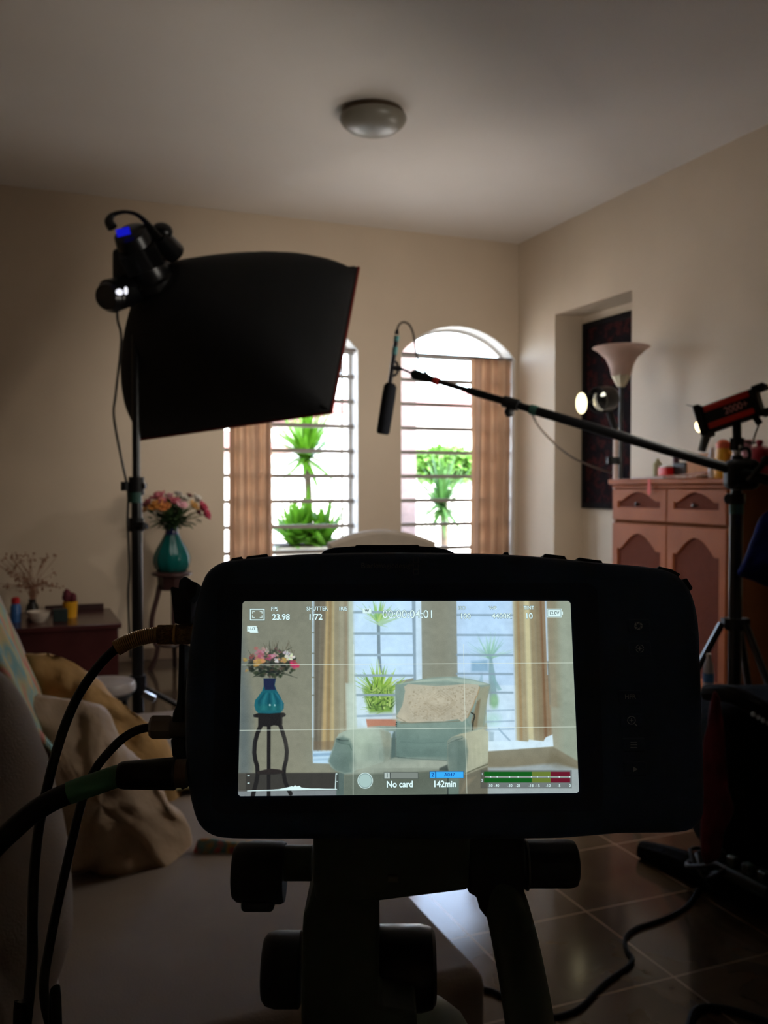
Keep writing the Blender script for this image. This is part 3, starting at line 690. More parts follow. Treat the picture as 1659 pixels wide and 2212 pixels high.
# --- small spotlight on stand behind dresser
sp = V((3.72, 5.32, 0)); Ds = (sp-C0).dot(Ff)
q = P(1330, 1000, 6.05); sp = V((q.x, q.y, 0)); 
t = thing('light_stand_spotlight', sp, 'small black spotlight with a glowing lens on a white stand behind the dresser', 'spotlight')
build(G().cyl((sp.x, sp.y, .03), (sp.x, sp.y, P(1330, 925, 6.05).z), .0165), 'pole', mat('pale_pink_pole', (200, 176, 164), rough=.3), t)
build(G().cyl(P(1330, 988, 6.05), P(1330, 1003, 6.05), .030).box(P(1318, 995, 6.05), (.05, .03, .05)), 'clamp', black, t)
build(G().cyl(P(1330, 1100, 6.05), P(1330, 930, 6.05), .012).cyl(P(1330, 930, 6.05), P(1312, 880, 5.95), .02), 'bracket', black, t)
for k in range(3):
    a = k*2*PI/3+.4; build(G().cyl((sp.x, sp.y, .10), (sp.x+.05*math.cos(a), sp.y+.05*math.sin(a), .01), .008), 'leg', black, t)
ax_ = (P(1256, 870, 5.8)-P(1325, 862, 5.98)).normalized()
hc = P(1310, 862, 5.93)
build(G().lathe(hc, [(0, -.06), (.05, -.06), (.075, -.04), (.085, 0), (.085, .09), (.078, .09), (.078, .05), (0, .05)], ax_), 'head', blackg, t)
bulb = emat('glowing_lens', (255, 240, 190), 3.0)
lensc = P(1256, 871, 5.80)
build(G().sph(lensc, (.036, .020, .068), (Rr, Ff, Uu)), 'glowing_lens', bulb, t)
build(G().cyl(hc+ax_*.05, lensc+ax_*-.012, .012).cyl(lensc-ax_*.016+V((0, 0, .05)), hc+ax_*.06+V((0, 0, .05)), .006), 'lens_arm', black, t)
g = G(); cc_ = P(1303, 862, 5.84)
pts = []
for k in range(11):
    a = math.radians(150+k*12); pts.append(cc_+Rr*(math.cos(a)*.055)+Uu*(math.sin(a)*.07))
g.tube(pts, [.004+.010*math.sin(PI*k/10) for k in range(11)], 8)
build(g, 'reflector_rim', mat('polished_reflector_glow', (196, 192, 180), rough=.2, metal=.6, emit=(150, 146, 130), estr=.5), t)  # mirrored lamp light on the rim put in as faint emission
build(G().sph(P(1305, 851, 5.83), (.026, .01, .012), ((Rr+Uu*.5).normalized(), Ff, (Uu-Rr*.5).normalized())), 'painted_reflection', emat('painted_reflection', (250, 248, 225), 1.6), t)  # emissive blob painting the lamp's reflection on the flap
# ================================================================== SOFTBOX
TR, BR, BL = P(775, 578, 5.02), P(716, 891, 4.62), P(300, 950, 5.45); TL = TR+BL-BR
nrm = (BR-BL).cross(TR-BR).normalized()
if nrm.dot(Ff) < 0: nrm = -nrm
HD = P(330, 600, 4.72)          # speed ring centre
sbx = P(292, 700, 4.9); sb0 = V((sbx.x, sbx.y, 0))
t = thing('softbox_light', sb0, 'large black rectangular softbox light on a tall black stand at the left', 'studio light')
sfab = mat('softbox_black_fabric', (8, 10, 14), rough=.8, var=.15, bump=.15)
rc = (TR+BL)/2; X = (BR-BL).normalized(); Y = (TR-BR).normalized(); hx = (BR-BL).length/2; hy = (TR-BR).length/2
loops = []; n = 96
for i in range(19):
    s_ = i/18; lp = []
    pr = 1-(1-s_)**2.2
    cen = HD.lerp(rc, s_)
    for k in range(n):
        a = 2*PI*k/n+PI/4; e = .5 - .455*s_**.7
        ca, sa = math.cos(a), math.sin(a); kk = (abs(ca)**(1/e)+abs(sa)**(1/e))**(-e)*1.0
        # superellipse -> rectangle
        ux = ca*kk; uy = sa*kk
        rad_x = .085+(hx-.085)*pr; rad_y = .085+(hy-.085)*pr
        if s_ == 1: m_ = max(abs(ca), abs(sa)); ux, uy = ca/m_, sa/m_
        lp.append(cen+X*(ux*rad_x)+Y*(uy*rad_y))
    loops.append(lp)
o = build(G().loft(loops, caps=False), 'fabric_shell', sfab, t, ang=60)
md = o.modifiers.new('solid', 'SOLIDIFY'); md.thickness = .006
m_ = [rc+X*(sx*hx)+Y*(sy*hy) for sx, sy in ((1, 1), (-1, 1), (-1, -1), (1, -1))]
trim = mat('red_piping', (120, 34, 26), rough=.6)
g = G()
for i in range(4): g.cyl(m_[i], m_[(i+1) % 4], .008, n=8)
build(g, 'rim_piping', trim, t)
diff = emat('lit_diffusion_cloth', (255, 250, 240), SOFT)
build(G().prism([p_-nrm*.04+(rc-p_)*.12 for p_ in m_], nrm*.004), 'diffuser', diff, t, smooth_=False)
for sx, sy in ((1, 1), (-1, 1), (-1, -1), (1, -1)):
    build(G().tube([HD+X*(sx*.06)+Y*(sy*.06), HD.lerp(rc, .4)+X*(sx*hx*.42)+Y*(sy*hy*.42), rc+X*(sx*hx*.985)+Y*(sy*hy*.985)-nrm*.02], .004, 6, 4), 'rod', black, t)
# faint two-line marking on the back panel, bottom right
g = G(); lm = mat('faint_marking', (46, 34, 38), rough=.7)
def onshell(px, py): return onplane(px, py, HD.lerp(rc, .93), nrm)
# lamp head
hd = P(282, 505, 4.52); axh = (HD-hd).normalized()
Xh, Yh, Zh = basis(axh)
build(G().lathe(hd-axh*.02, [(0, 0), (.06, 0), (.085, .015), (.092, .05), (.092, .20), (.10, .22), (.10, .26), (.12, .27), (.12, .31), (0, .31)], axh, n=32), 'lamp_head', blackg, t)
g = G()
for k in range(9): g.box(hd+axh*(.06+.013*k), (.19, .19, .004), (Xh, Yh, Zh))
build(g, 'cooling_fins', black, t)
build(G().tube([P(243, 492, 4.5), P(236, 478, 4.5), P(246, 463, 4.5), P(275, 458, 4.5), P(305, 470, 4.52), P(345, 515, 4.57)], [.026, .024, .012, .009, .012, .022], 12, 6), 'handle', blackg, t)
build(G().sph(P(350, 500, 4.62), (.055, .05, .045)).cyl(P(340, 505, 4.6), P(375, 545, 4.75), .05, .06), 'mount_knob', blackg, t)
dz = hd-axh*.026
build(G().box(P(266, 501, 4.44), (.065, .012, .034), ((Rr+Uu*.25).normalized(), Ff, (Uu-Rr*.25).normalized())), 'display', emat('blue_display', (20, 24, 190), .9), t)
# yoke + tilt joint
build(G().cyl(P(238, 640, 4.6), P(300, 620, 4.75), .085, .075, 28).cyl(P(228, 642, 4.56), P(240, 640, 4.6), .062, .084, 28), 'tilt_joint', blackg, t)
build(G().rbox(P(270, 600, 4.7), (.12, .08, .30), .03, (Rr, Ff, Uu)).rbox(P(300, 560, 4.7), (.18, .06, .22), .03, (Rr, Ff, Uu)), 'yoke', black, t)
build(G().sph(P(258, 631, 4.5), (.018, .01, .016)).sph(P(272, 628, 4.5), (.010, .01, .020)), 'joint_lamp', emat('white_led', (240, 240, 250), 1.2), t)
build(G().tube([P(254, 560, 4.72), P(253, 640, 4.62), P(254, 690, 4.66), P(262, 735, 4.75), P(250, 850, 4.85), P(246, 900, 4.85), P(262, 990, 4.88), P(276, 1060, 4.9), P(276, 1130, 4.9), P(280, 1230, 4.92), P(277, 1290, 4.9), P(282, 1420, 4.9)], .0065, 8, 5), 'power_cable', black, t)
build(G().cyl(P(292, 640, 4.9), V((sbx.x, sbx.y, P(292, 1040, 4.9).z)), .021, .021, 18), 'upper_pole', blackg, t)
zc1 = P(292, 1050, 4.9).z; zc2 = P(292, 1135, 4.9).z
build(G().cyl((sbx.x, sbx.y, .06), (sbx.x, sbx.y, zc1), .032, .029, 20), 'lower_pole', blackg, t)
build(G().cyl((sbx.x, sbx.y, zc1-.05), (sbx.x, sbx.y, zc1+.05), .042, n=18).box((sbx.x, sbx.y, zc1), (.10, .05, .03), (Rr, Ff, Uu)).cyl(P(270, 1041, 4.9), P(270, 1060, 4.9), .022), 'collar', black, t)
build(G().cyl((sbx.x, sbx.y, zc2-.035), (sbx.x, sbx.y, zc2+.04), .040, n=18).cyl(P(292, 1138, 4.9), P(318, 1138, 4.88), .014).cyl(P(308, 1128, 4.88), P(308, 1143, 4.88), .02), 'lock_knob', black, t)
build(G().cyl(P(292, 1064, 4.9), P(292, 1086, 4.9), .033), 'tape_band', mat('dark_teal_tape', (44, 84, 74), rough=.6), t)
for k, a in enumerate((20, 140, 260)):
    a = math.radians(a-35); e = V((sbx.x+.42*math.cos(a), sbx.y+.42*math.sin(a), .015)); m0 = V((sbx.x, sbx.y, .22))
    lg = build(G().tube([m0, m0.lerp(e, .5)+V((0, 0, -.02)), e], .014, 8), 'leg', blackg, t)
    build(G().cyl(e+V((0, 0, -.015)), e+V((0, 0, .02)), .022), 'rubber_foot', black, lg)
build(G().cyl((sbx.x, sbx.y, .18), (sbx.x, sbx.y, .27), .045), 'leg_hub', blackg, t)
build(G().box(P(322, 1505, 4.8), (.07, .03, .035), ((Rr-Uu*.5).normalized(), Ff, (Uu+Rr*.5).normalized())), 'metal_clip', chrome, t)

# ================================================================== RED LIGHT STAND
Dp = 3.6; bs = P(1588, 1345, Dp); SX, SY = bs.x, bs.y
def zS(py): return P(1588, py, Dp).z
k3 = Dp/FPX
t = thing('light_stand', (SX, SY, 0), 'tall black light stand on the right carrying the red studio lamp', 'light stand')
build(G().cyl((SX, SY, zS(1075)), (SX, SY, zS(985)), .022, n=18), 'upper_pole', blackg, t)
build(G().cyl((SX, SY, .10), (SX, SY, zS(1075)), .026, n=18), 'lower_pole', blackg, t)
build(G().cyl((SX, SY, zS(1110)), (SX, SY, zS(1085)), .0275, n=18), 'tape_band', mat('dark_teal_tape', (44, 84, 74), rough=.6), t)
build(G().cyl((SX, SY, zS(1088)), (SX, SY, zS(1066)), .034, n=18).cyl(P(1588, 1076, Dp), P(1572, 1078, Dp-.02), .02), 'collar', black, t)
build(G().cyl((SX, SY, zS(1000)), (SX, SY, zS(962)), .017, n=16), 'chrome_spigot', chrome, t)
build(G().cyl((SX, SY, zS(1360)), (SX, SY, zS(1335)), .04, n=18).box((SX, SY, zS(1345)), (.10, .05, .035), (Rr, Ff, V((0, 0, 1)))), 'leg_hub', black, t)
for a in (172, 300, 52):
    a = math.radians(a-22); h0 = V((SX+.05*math.cos(a), SY+.05*math.sin(a), zS(1347))); e = V((SX+.42*math.cos(a), SY+.42*math.sin(a), .012))
    lg = build(G().tube([h0, e], .014, 8), 'leg', blackg, t); build(G().sph(e, .02), 'rubber_foot', black, lg)
    build(G().cyl(h0.lerp(e, .5), V((SX, SY, .22)), .007), 'brace', black, t)
build(G().cyl((SX, SY, .19), (SX, SY, .25), .036), 'brace_hub', black, t)
# boom clamp
g = G().rbox(P(1602, 1025, Dp-.05), (.13, .09, .12), .03, (Rr, Ff, Uu)).cyl(P(1615, 1040, Dp-.1), P(1650, 1000, Dp-.12), .012).sph(P(1655, 995, Dp-.12), .02)
build(g, 'grip_head', black, t)
build(G().tube([P(1600, 972, Dp-.03), P(1612, 968, Dp-.05), P(1619, 976, Dp-.05), P(1618, 990, Dp-.05), P(1604, 992, Dp-.03)], .007, 8, 4), 'wing_knob', black, t)
# red lamp
F0 = P(1514, 912, 3.69); R0 = P(1650, 864, 3.55); la = (R0-F0).normalized()
lup = (Uu-la*la.dot(Uu)).normalized(); ls = la.cross(lup).normalized(); LB = (la, ls, lup)
Lh = .105; Ll = (R0-F0).length
if ls.dot(Ff) > 0: ls_ = -ls
else: ls_ = ls
def LPt(a, s_, u): return F0+la*(a*Ll)+ls_*s_+lup*u
t = thing('red_studio_lamp', (SX, SY, zS(985)), 'red and black studio lamp with barn doors on top of the right-hand stand', 'studio light')
redm = mat('red_anodised', (232, 46, 30), rough=.35, var=.08)
build(G().rbox(LPt(.52, 0, 0), (Ll*.86, .10, Lh), .012, LB, axis=0), 'housing', black, t)
for s_ in (1, -1):
    build(G().rbox(LPt(.50, 0, s_*.034), (Ll*.74, .104, .028), .008, LB, axis=0), 'red_band', redm, t)
    build(G().rbox(LPt(1.0, 0, s_*.05), (.05, .09, .022), .006, LB), 'rear_foot', black, t)
build(G().rbox(LPt(.05, 0, 0), (.03, .125, .13), .01, LB), 'front_ring', black, t)
lensg = emat('warm_lamp_glow', (255, 226, 170), 6.0)
build(G().lathe(LPt(.0, 0, -.016), [(0, 0), (.028, 0), (.027, .010), (.018, .022), (0, .028)], -la), 'fresnel_lens', lensg, t)
LAMP_POS = LPt(-.13, 0, 0); LAMP_DIR = -la
build(G().prism([LPt(.02, .06, .06), LPt(.02, -.06, .06), LPt(-.09, -.05, .078), LPt(-.09, .05, .078)], lup*.003), 'barn_door', black, t, smooth_=False)
build(G().prism([LPt(.02, .06, -.062), LPt(.02, -.06, -.062), LPt(-.12, -.05, -.115), LPt(-.12, .05, -.115)], lup*.003), 'barn_door', black, t, smooth_=False)
textobj('2000+', 'number_print', mat('faded_pink_print', (226, 150, 150), rough=.6), t, LPt(.62, .0505, 0), la, lup, .040, off=.0006, wx=.9)
build(G().cyl(LPt(.52, 0, -.05), V((SX, SY, zS(965))), .017).box(V((SX, SY, zS(960))), (.045, .03, .05)), 'mount', black, t)
build(G().cyl(LPt(.80, 0, -.05), LPt(.84, 0, -.085), .013), 'plug', black, t)
build(G().tube([LPt(.84, 0, -.08), P(1628, 948, Dp), P(1629, 958, Dp), P(1600, 951, Dp)], .004, 6, 4), 'lamp_cable', mat('beige_cable', (120, 100, 84), rough=.6), t)
# ================================================================== BOOM + MIC
b0, b1 = P(1700, 1050, 3.45), P(893, 808, 4.15)
bd = (b1-b0).normalized()
def onb(px): # point of the boom line at image x
    lo, hi = 0., 1.
    for _ in range(40):
        m = (lo+hi)/2; q = b0.lerp(b1, m)-C0; x = CX+FPX*q.dot(Rr)/q.dot(Ff)
        if x > px: lo = m
        else: hi = m
    return b0.lerp(b1, lo)
t = thing('boom_pole', onb(1590), 'long black telescopic boom pole reaching left from the right-hand stand', 'boom pole')
carb = mat('carbon_black', (12, 12, 14), rough=.48, spec=.35)
build(G().cyl(b0, onb(1145), .0205, .0205, 16), 'outer_tube', carb, t)
build(G().cyl(onb(1150), onb(1010), .017, .017, 16), 'middle_tube', carb, t)
build(G().cyl(onb(1015), onb(900), .0125, .0115, 16), 'inner_tube', blackg, t)
build(G().cyl(onb(1120), onb(1088), .025).sph(onb(1100)-V((0, 0, .04)), .022), 'locking_collar', black, t)
build(G().lathe(onb(940), [(.0, 0), (.014, 0), (.021, .07), (.024, .105), (.018, .12), (0, .12)], bd), 'end_grip', black, t)
build(G().cyl(onb(938), onb(948), .0185), 'red_band', mat('red_tape', (190, 50, 44), rough=.5), t)
build(G().cyl(onb(1146), onb(1160), .0222), 'teal_band', mat('dark_teal_tape', (44, 84, 74), rough=.6), t)
gt = onb(893)
md_ = 4.18
t = thing('shotgun_microphone', P(852, 800, md_), 'black shotgun microphone in foam hanging from the end of the boom pole', 'microphone')
mt, mb = P(858, 715, md_), P(841, 838, md_)
ma = (P(823, 936, md_)-mt).normalized()
build(G().cyl(P(856, 735, md_), mb, .0105, n=14), 'body', mat('dark_grey_metal', (52, 50, 54), rough=.4, metal=.5), t)
build(G().cyl(P(857, 722, md_), P(858, 712, md_), .011, .006), 'connector', black, t)
build(G().lathe(P(844, 828, md_), [(0, 0), (.020, 0), (.030, .015), (.032, .06), (.031, .225), (.026, .236), (0, .238)], ma, n=20), 'foam_windscreen', mat('navy_black_foam', (22, 25, 34), rough=.95, bump=.6, bscale=200), t)
build(G().cyl(P(857.5, 726, md_), P(856, 737, md_), .0125).cyl(P(854, 750, md_), P(852, 766, md_), .0125), 'tape_band', mat('blue_green_tape', (80, 140, 140), rough=.6), t)
g = G().cyl(P(850, 795, md_), P(866, 796, md_), .012).cyl(P(866, 796, md_), gt, .006)
g.tube([P(846, 778, md_), P(858, 785, md_), P(858, 806, md_), P(843, 815, md_)], .006, 8, 3)
build(g, 'shock_mount', mat('smoky_plastic', (44, 42, 46), rough=.4), t)
cabm = mat('grey_brown_cable', (84, 74, 68), rough=.7)
single(G().tube([P(858, 713, md_), P(862, 702, md_), P(873, 696, md_), P(885, 703, md_), P(893, 722, md_), P(897, 750, md_), P(901, 770, md_), P(912, 795, md_), onb(926)+V((0, 0, .014))], .0052, 8, 6), 'microphone_cable', cabm, 'thin grey cable looping from the microphone top to the boom pole', 'cable')
single(G().tube([onb(1150)-V((0, 0, .02)), P(1165, 922, 4.1), P(1195, 955, 4.4), P(1235, 987, 4.9), P(1280, 1008, 5.5), P(1322, 1022, 5.98)], .006, 8, 6), 'hanging_cable', cabm, 'grey brown cable sagging below the boom pole towards the spotlight stand', 'cable')

# ================================================================== RIGHT-HAND CLUTTER
bagm = mat('black_nylon', (9, 8, 9), rough=.95, var=.2, bump=.3, spec=.08)
bx = P(1600, 1500, 2.95)
t = thing('equipment_bag', (P(1640, 1850, 2.95).x, P(1640, 1850, 2.95).y, 0), 'big black equipment bag standing on the floor under the red lamp', 'bag')
g = G(); BX = (V((1, 0, 0)), V((0, 1, 0)), V((0, 0, 1)))
bc = P(1720, 1600, 3.05); ztop = P(1600, 1502, 3.0).z
g.rbox((bc.x, bc.y, ztop/2+.02), (.62, .40, ztop-.04), .09, (Rr, V((Ff.x, Ff.y, 0)).normalized(), V((0, 0, 1))), n=5)
build(g, 'body', bagm, t)
build(G().tube([P(1530, 1496, 2.92), P(1580, 1500, 2.8), P(1640, 1530, 2.74), P(1720, 1570, 2.72)], .028, 10, 5), 'padded_rim', mat('grey_black_nylon', (26, 24, 23), rough=.9, spec=.15), t)
g = G()
for k in range(6): g.sph(P(1627+k*11, 1543+k*6.5, 2.71), (.008, .005, .008), n=8, m=6)
build(g, 'steel_studs', mat('dull_steel', (150, 150, 150), rough=.3, metal=.8), t)
# bottle standing on bag
q = P(1530, 1497, 3.0)
t = thing('water_bottle', q, 'clear plastic bottle with a blue label beside the camera, on the bag', 'bottle')
clr = mat('cloudy_plastic', (225, 225, 232), rough=.3, trans=.1, ior=1.2); u_ = 3.0/FPX
build(G().lathe(q, [(0, 0), (10*u_, 0), (11*u_, 4*u_), (11*u_, 40*u_), (9.5*u_, 60*u_), (5*u_, 74*u_), (4*u_, 80*u_), (0, 80*u_)]), 'bottle', clr, t)
build(G().lathe(q+V((0, 0, 24*u_)), [(11.3*u_, 0), (11.3*u_, 20*u_)], caps=False), 'label_band', mat('blue_label', (80, 140, 205), rough=.5), t)
build(G().lathe(q+V((0, 0, 79*u_)), [(0, 0), (5*u_, 0), (5*u_, 6*u_), (0, 6*u_)]), 'cap', whitem, t)
# red cloth
cloth = mat('dark_red_cloth', (92, 14, 30), rough=.85, var=.35, scale=14)
g = blob([(1538, 1500), (1552, 1505), (1562, 1560), (1566, 1620), (1572, 1700), (1584, 1745), (1578, 1765), (1562, 1800), (1556, 1850), (1540, 1862), (1516, 1850), (1512, 1700), (1520, 1600)], 2.78, .03, wr=.02, ws=12, sub=3)
single(g, 'red_cloth', cloth, 'dark red cloth hanging down the left side of the black bag', 'cloth', ang=180)
# navy jacket
jm = mat('navy_cloth', (18, 24, 84), rough=.9, spec=.1, var=.5, scale=10, bump=.3)
g = blob([(1700, 1085), (1662, 1100), (1640, 1118), (1628, 1150), (1616, 1190), (1603, 1222), (1598, 1242), (1625, 1254), (1662, 1268), (1720, 1262), (1760, 1180), (1740, 1100)], 3.3, .07, wr=.04, ws=9, sub=3)
single(g, 'navy_jacket', jm, 'dark navy jacket hanging at the right edge beneath the boom pole', 'jacket', ang=180)
# floor clutter
def FLR(px, py, z=.0): return onaxis(px, py, 2, z)
g = G()
pts = [FLR(1385, 1835, .03), FLR(1450, 1858, .03), FLR(1530, 1890, .035), FLR(1600, 1930, .035), FLR(1680, 1962, .03)]
g.tube(pts, [.03, .045, .05, .05, .04], 10, 5)
single(g, 'sandbag', mat('black_sandbag', (10, 9, 9), rough=.95, spec=.1, bump=.4), 'long black sandbag lying on the tiles below the equipment bag', 'sandbag')
t = thing('power_strip', FLR(1590, 1880, .08), 'dark power strip with plugs lying on the black sandbag', 'power strip')
pc_ = FLR(1600, 1893, .10)
dd_ = (FLR(1660, 1930, .1)-FLR(1540, 1868, .1)).normalized()
build(G().rbox(pc_, (.26, .06, .04), .01, (dd_, dd_.cross(V((0, 0, 1))), V((0, 0, 1)))), 'housing', mat('dark_green_plastic', (26, 34, 30), rough=.4), t)
for k in range(4):
    q = pc_+dd_*(-.09+.06*k)+V((0, 0, .035)); build(G().rbox(q, (.03, .035, .035), .008), 'plug', mat('plug_grey_green', (44, 54, 48), rough=.4), t)
rd = random.Random(5); g = G()
cc = FLR(1580, 1862, .10); pts = []
for k in range(46): a = k*.62; pts.append(cc+V((math.cos(a)*(.12+.03*math.sin(k)), math.sin(a)*(.09+.03*math.cos(k*1.3)), .02*math.sin(k*2.1))))
g.tube(pts, .007, 8, 3)
single(g, 'cable_coil', black, 'messy coil of black cable piled behind the power strip', 'cable')
cab = mat('black_rubber_cable', (9, 8, 8), rough=.8, spec=.12)
Z = .006
single(G().tube([FLR(x_, y_, Z) for x_, y_ in ((1560, 1862), (1535, 1893), (1510, 1922), (1490, 1950), (1465, 1970), (1420, 1990), (1380, 2003), (1357, 2018), (1350, 2035), (1355, 2055), (1366, 2070), (1360, 2085), (1335, 2103), (1305, 2125), (1280, 2150), (1255, 2175), (1225, 2190), (1190, 2196), (1140, 2180), (1100, 2160), (1060, 2140), (1000, 2130))], .0065, 8, 5),
       'floor_cable', cab, 'long black cable winding across the floor tiles towards the sofa corner', 'cable')
single(G().tube([FLR(x_, y_, Z) for x_, y_ in ((1480, 2300), (1485, 2240), (1492, 2205), (1502, 2185), (1525, 2177), (1565, 2180), (1610, 2192), (1670, 2215), (1740, 2260))], .010, 8, 5),
       'floor_cable', cab, 'thick black cable loop on the floor at the bottom right corner', 'cable')

# ================================================================== SOFA
sofm = mat('beige_sofa_fabric', (146, 130, 118), rough=.9, var=.05, scale=10, bump=.25, bscale=300)
cr_ = FLR(1060, 2097, .45); SXF, SYN = cr_.x, cr_.y; SYE = 3.5; print('sofa corner', cr_)
t = thing('sofa', (SXF-.6, 2.4, 0), 'long beige sofa running along the left side below the camera', 'sofa')
build(G().rbox(((SXF-1.1+SXF)/2, (SYN+SYE)/2, .34), (1.1, SYE-SYN, .22), .035, axis=2), 'seat', sofm, t)
build(G().rbox(((SXF-1.1+SXF)/2, (SYN+SYE)/2+.01, .145), (1.06, SYE-SYN-.06, .21), .02), 'base', sofm, t)
for sx in (-1.0, -.06):
    for y in (SYN+.08, SYE-.08): build(G().cyl((SXF+sx, y, 0), (SXF+sx, y, .06), .02), 'leg', wood, t)
# backrest: leaning slab
def bk_(y, ins=0): 
    return [V((.05-ins*0, y, .43)), V((.075, y, .62)), V((.002, y, .82)), V((-.068, y, 1.0-ins)), V((-.09, y, 1.04-ins)), V((-.13, y, 1.06-ins)), V((-.2, y, 1.03-ins)), V((-.24, y, .98)), V((-.22, y, .6)), V((-.2, y, .3)), V((.10, y, .3))]
yE = 3.08
build(G().loft([bk_(2.12, .02), bk_(2.15), bk_(yE-.03), bk_(yE, .02)]), 'backrest', sofm, t, ang=60)
g = blob([(-160, 1420), (-60, 1425), (0, 1458), (40, 1510), (75, 1600), (102, 1700), (126, 1800), (141, 1900), (148, 2000), (144, 2050), (126, 2110), (108, 2165), (104, 2230), (90, 2360), (-60, 2420), (-200, 2380), (-220, 1800)], 1.42, .12, kx=.0002, ky=-.0002, wr=.006, ws=5, sub=4)
build(g, 'back_cushion', sofm, t, ang=180)
# throw
thr = mat('pastel_floral_throw', (150, 140, 110), rough=.9, pattern=pat_vor(9, [(190, 150, 120), (176, 160, 104), (104, 150, 150), (170, 158, 110), (186, 104, 90), (150, 150, 110)]))
g = G()
def tf(u, v):
    pr = [V((-.13, 0, 1.068)), V((-.060, 0, 1.0)), V((.012, 0, .82)), V((.095, 0, .62)), V((.175, 0, .475)), V((.34, 0, .462)), V((.60, 0, .46))]
    s_ = v*(len(pr)-1); i = min(int(s_), len(pr)-2); q = pr[i].lerp(pr[i+1], s_-i)
    ya_ = 1.72+.78*min(1, max(0, (v-.30)*3.2)); yb_ = 2.50+.30*v; y = ya_+(yb_-ya_)*u+.02*math.sin(v*7); w = .006*math.sin(u*17+v*3)+.004*math.sin(u*31)
    return V((q.x+.012+w, y, q.z+.006+abs(w)))
g.grid(tf, 40, 40)
o = single(g, 'floral_throw', thr, 'pastel floral throw draped over the sofa back and seat', 'blanket', ang=180)
md = o.modifiers.new('solid', 'SOLIDIFY'); md.thickness = .005
g = blob([(404, 1858), (420, 1835), (428, 1815), (455, 1812), (500, 1818), (560, 1822), (600, 1850), (560, 1852), (505, 1851), (470, 1856), (452, 1858), (440, 1838), (424, 1842), (410, 1880)], 2.12, .02, wr=.01, ws=20, sub=3)
single(g, 'floral_cloth_corner', mat('pink_floral_cloth', (176, 104, 70), rough=.9, pattern=pat_vor(26, [(160, 84, 86), (190, 140, 60), (84, 130, 130), (196, 96, 96), (180, 120, 60)])), 'rumpled pink and gold floral cloth on the sofa seat beside the cushions', 'cloth', ang=180)
gold = mat('gold_cushion_cotton', (176, 136, 82), rough=.85, var=.22, scale=9, bump=.5, bscale=22)
g = blob([(52, 1420), (75, 1412), (120, 1415), (170, 1438), (215, 1472), (262, 1515), (305, 1548), (340, 1580), (372, 1640), (396, 1720), (410, 1790), (380, 1830), (300, 1840), (200, 1800), (120, 1640), (70, 1540), (48, 1500)], 2.45, .10, kx=.0006, ky=-.0003, wr=.05, ws=11, sub=4)
single(g, 'gold_cushion', gold, 'gold yellow cushion leaning behind the beige cushion on the sofa', 'cushion', ang=180)
beige = mat('beige_cushion_satin', (166, 138, 108), rough=.7, var=.16, scale=7, bump=.6, bscale=20)
g = blob([(78, 1512), (92, 1500), (130, 1508), (185, 1520), (222, 1545), (246, 1590), (280, 1625), (330, 1680), (365, 1725), (394, 1765), (408, 1806), (416, 1850), (417, 1884), (385, 1884), (290, 1880), (190, 1888), (110, 1884), (80, 1760), (72, 1640)], 2.08, .10, kx=.0006, ky=-.0003, wr=.05, ws=11, sub=4)
single(g, 'beige_cushion', beige, 'crumpled beige satin cushion at the front of the sofa cushions', 'cushion', ang=180)
# ================================================================== CINEMA CAMERA (foreground)
cTL, cTR, cBR, cBL = P(524, 1299, .3047), P(1232, 1298, .3089), P(1251, 1713, .2967), P(514, 1720, .2927)
bo = (cTL+cTR+cBR+cBL)/4
bu = (cTR+cBR-cTL-cBL).normalized(); bv = (cTL+cTR-cBL-cBR); bv = (bv-bu*bv.dot(bu)).normalized(); bn = bu.cross(bv).normalized()
def BP(px, py, n=0.0): return onplane(px, py, bo+bn*n, bn)
def uv(p): d = p-bo; return d.dot(bu), d.dot(bv)
print('bm normal', bn, 'w', (cTR-cTL).length, 'h', (cTL-cBL).length)
bodym = mat('camera_body_black', (56, 74, 102), rough=.6, var=.06, scale=300, bump=.1, bscale=1500, spec=.25)
bezel = mat('camera_bezel_black', (44, 58, 82), rough=.35, var=.02, spec=.25)
rub = mat('camera_rubber', (50, 52, 56), rough=.8, var=.1)
icon = mat('dim_grey_print', (176, 186, 196), rough=.6)
cam_t = thing('cinema_camera', BP(830, 1815), 'black digital cinema camera on a tripod head, its rear screen showing the armchair', 'camera')
out = [(396, 1570), (396, 1510), (401, 1440), (409, 1370), (419, 1310), (430, 1265), (446, 1232), (476, 1212), (520, 1204), (600, 1197), (700, 1192), (830, 1190), (980, 1191), (1090, 1194), (1200, 1202), (1300, 1212), (1400, 1221), (1452, 1231), (1484, 1252), (1505, 1288), (1517, 1345), (1521, 1420), (1525, 1540), (1529, 1660), (1530, 1735), (1524, 1773), (1500, 1796), (1460, 1802), (1400, 1803), (1340, 1804), (1270, 1810), (1190, 1815), (1000, 1816), (800, 1816), (620, 1816), (500, 1815), (456, 1808), (428, 1786), (412, 1745), (402, 1690), (397, 1630)]
ol = [BP(x, y, 0) for x, y in csm(out, 3)]
def inset(pts, d, nn):
    r = []; N_ = len(pts)
    for i, p in enumerate(pts):
        a = pts[(i+1) % N_]-pts[i-1]; q = a.cross(bn).normalized(); 
        if q.dot(p-bo) < 0: q = -q
        r.append(p-q*d+bn*nn)
    return r
build(G().loft([inset(ol, .006, .0012), inset(ol, .003, .0002), inset(ol, .001, -.0016), inset(ol, 0, -.004), inset(ol, 0, -.030), inset(ol, .001, -.034), inset(ol, .004, -.036)]), 'body', bodym, cam_t, ang=50)
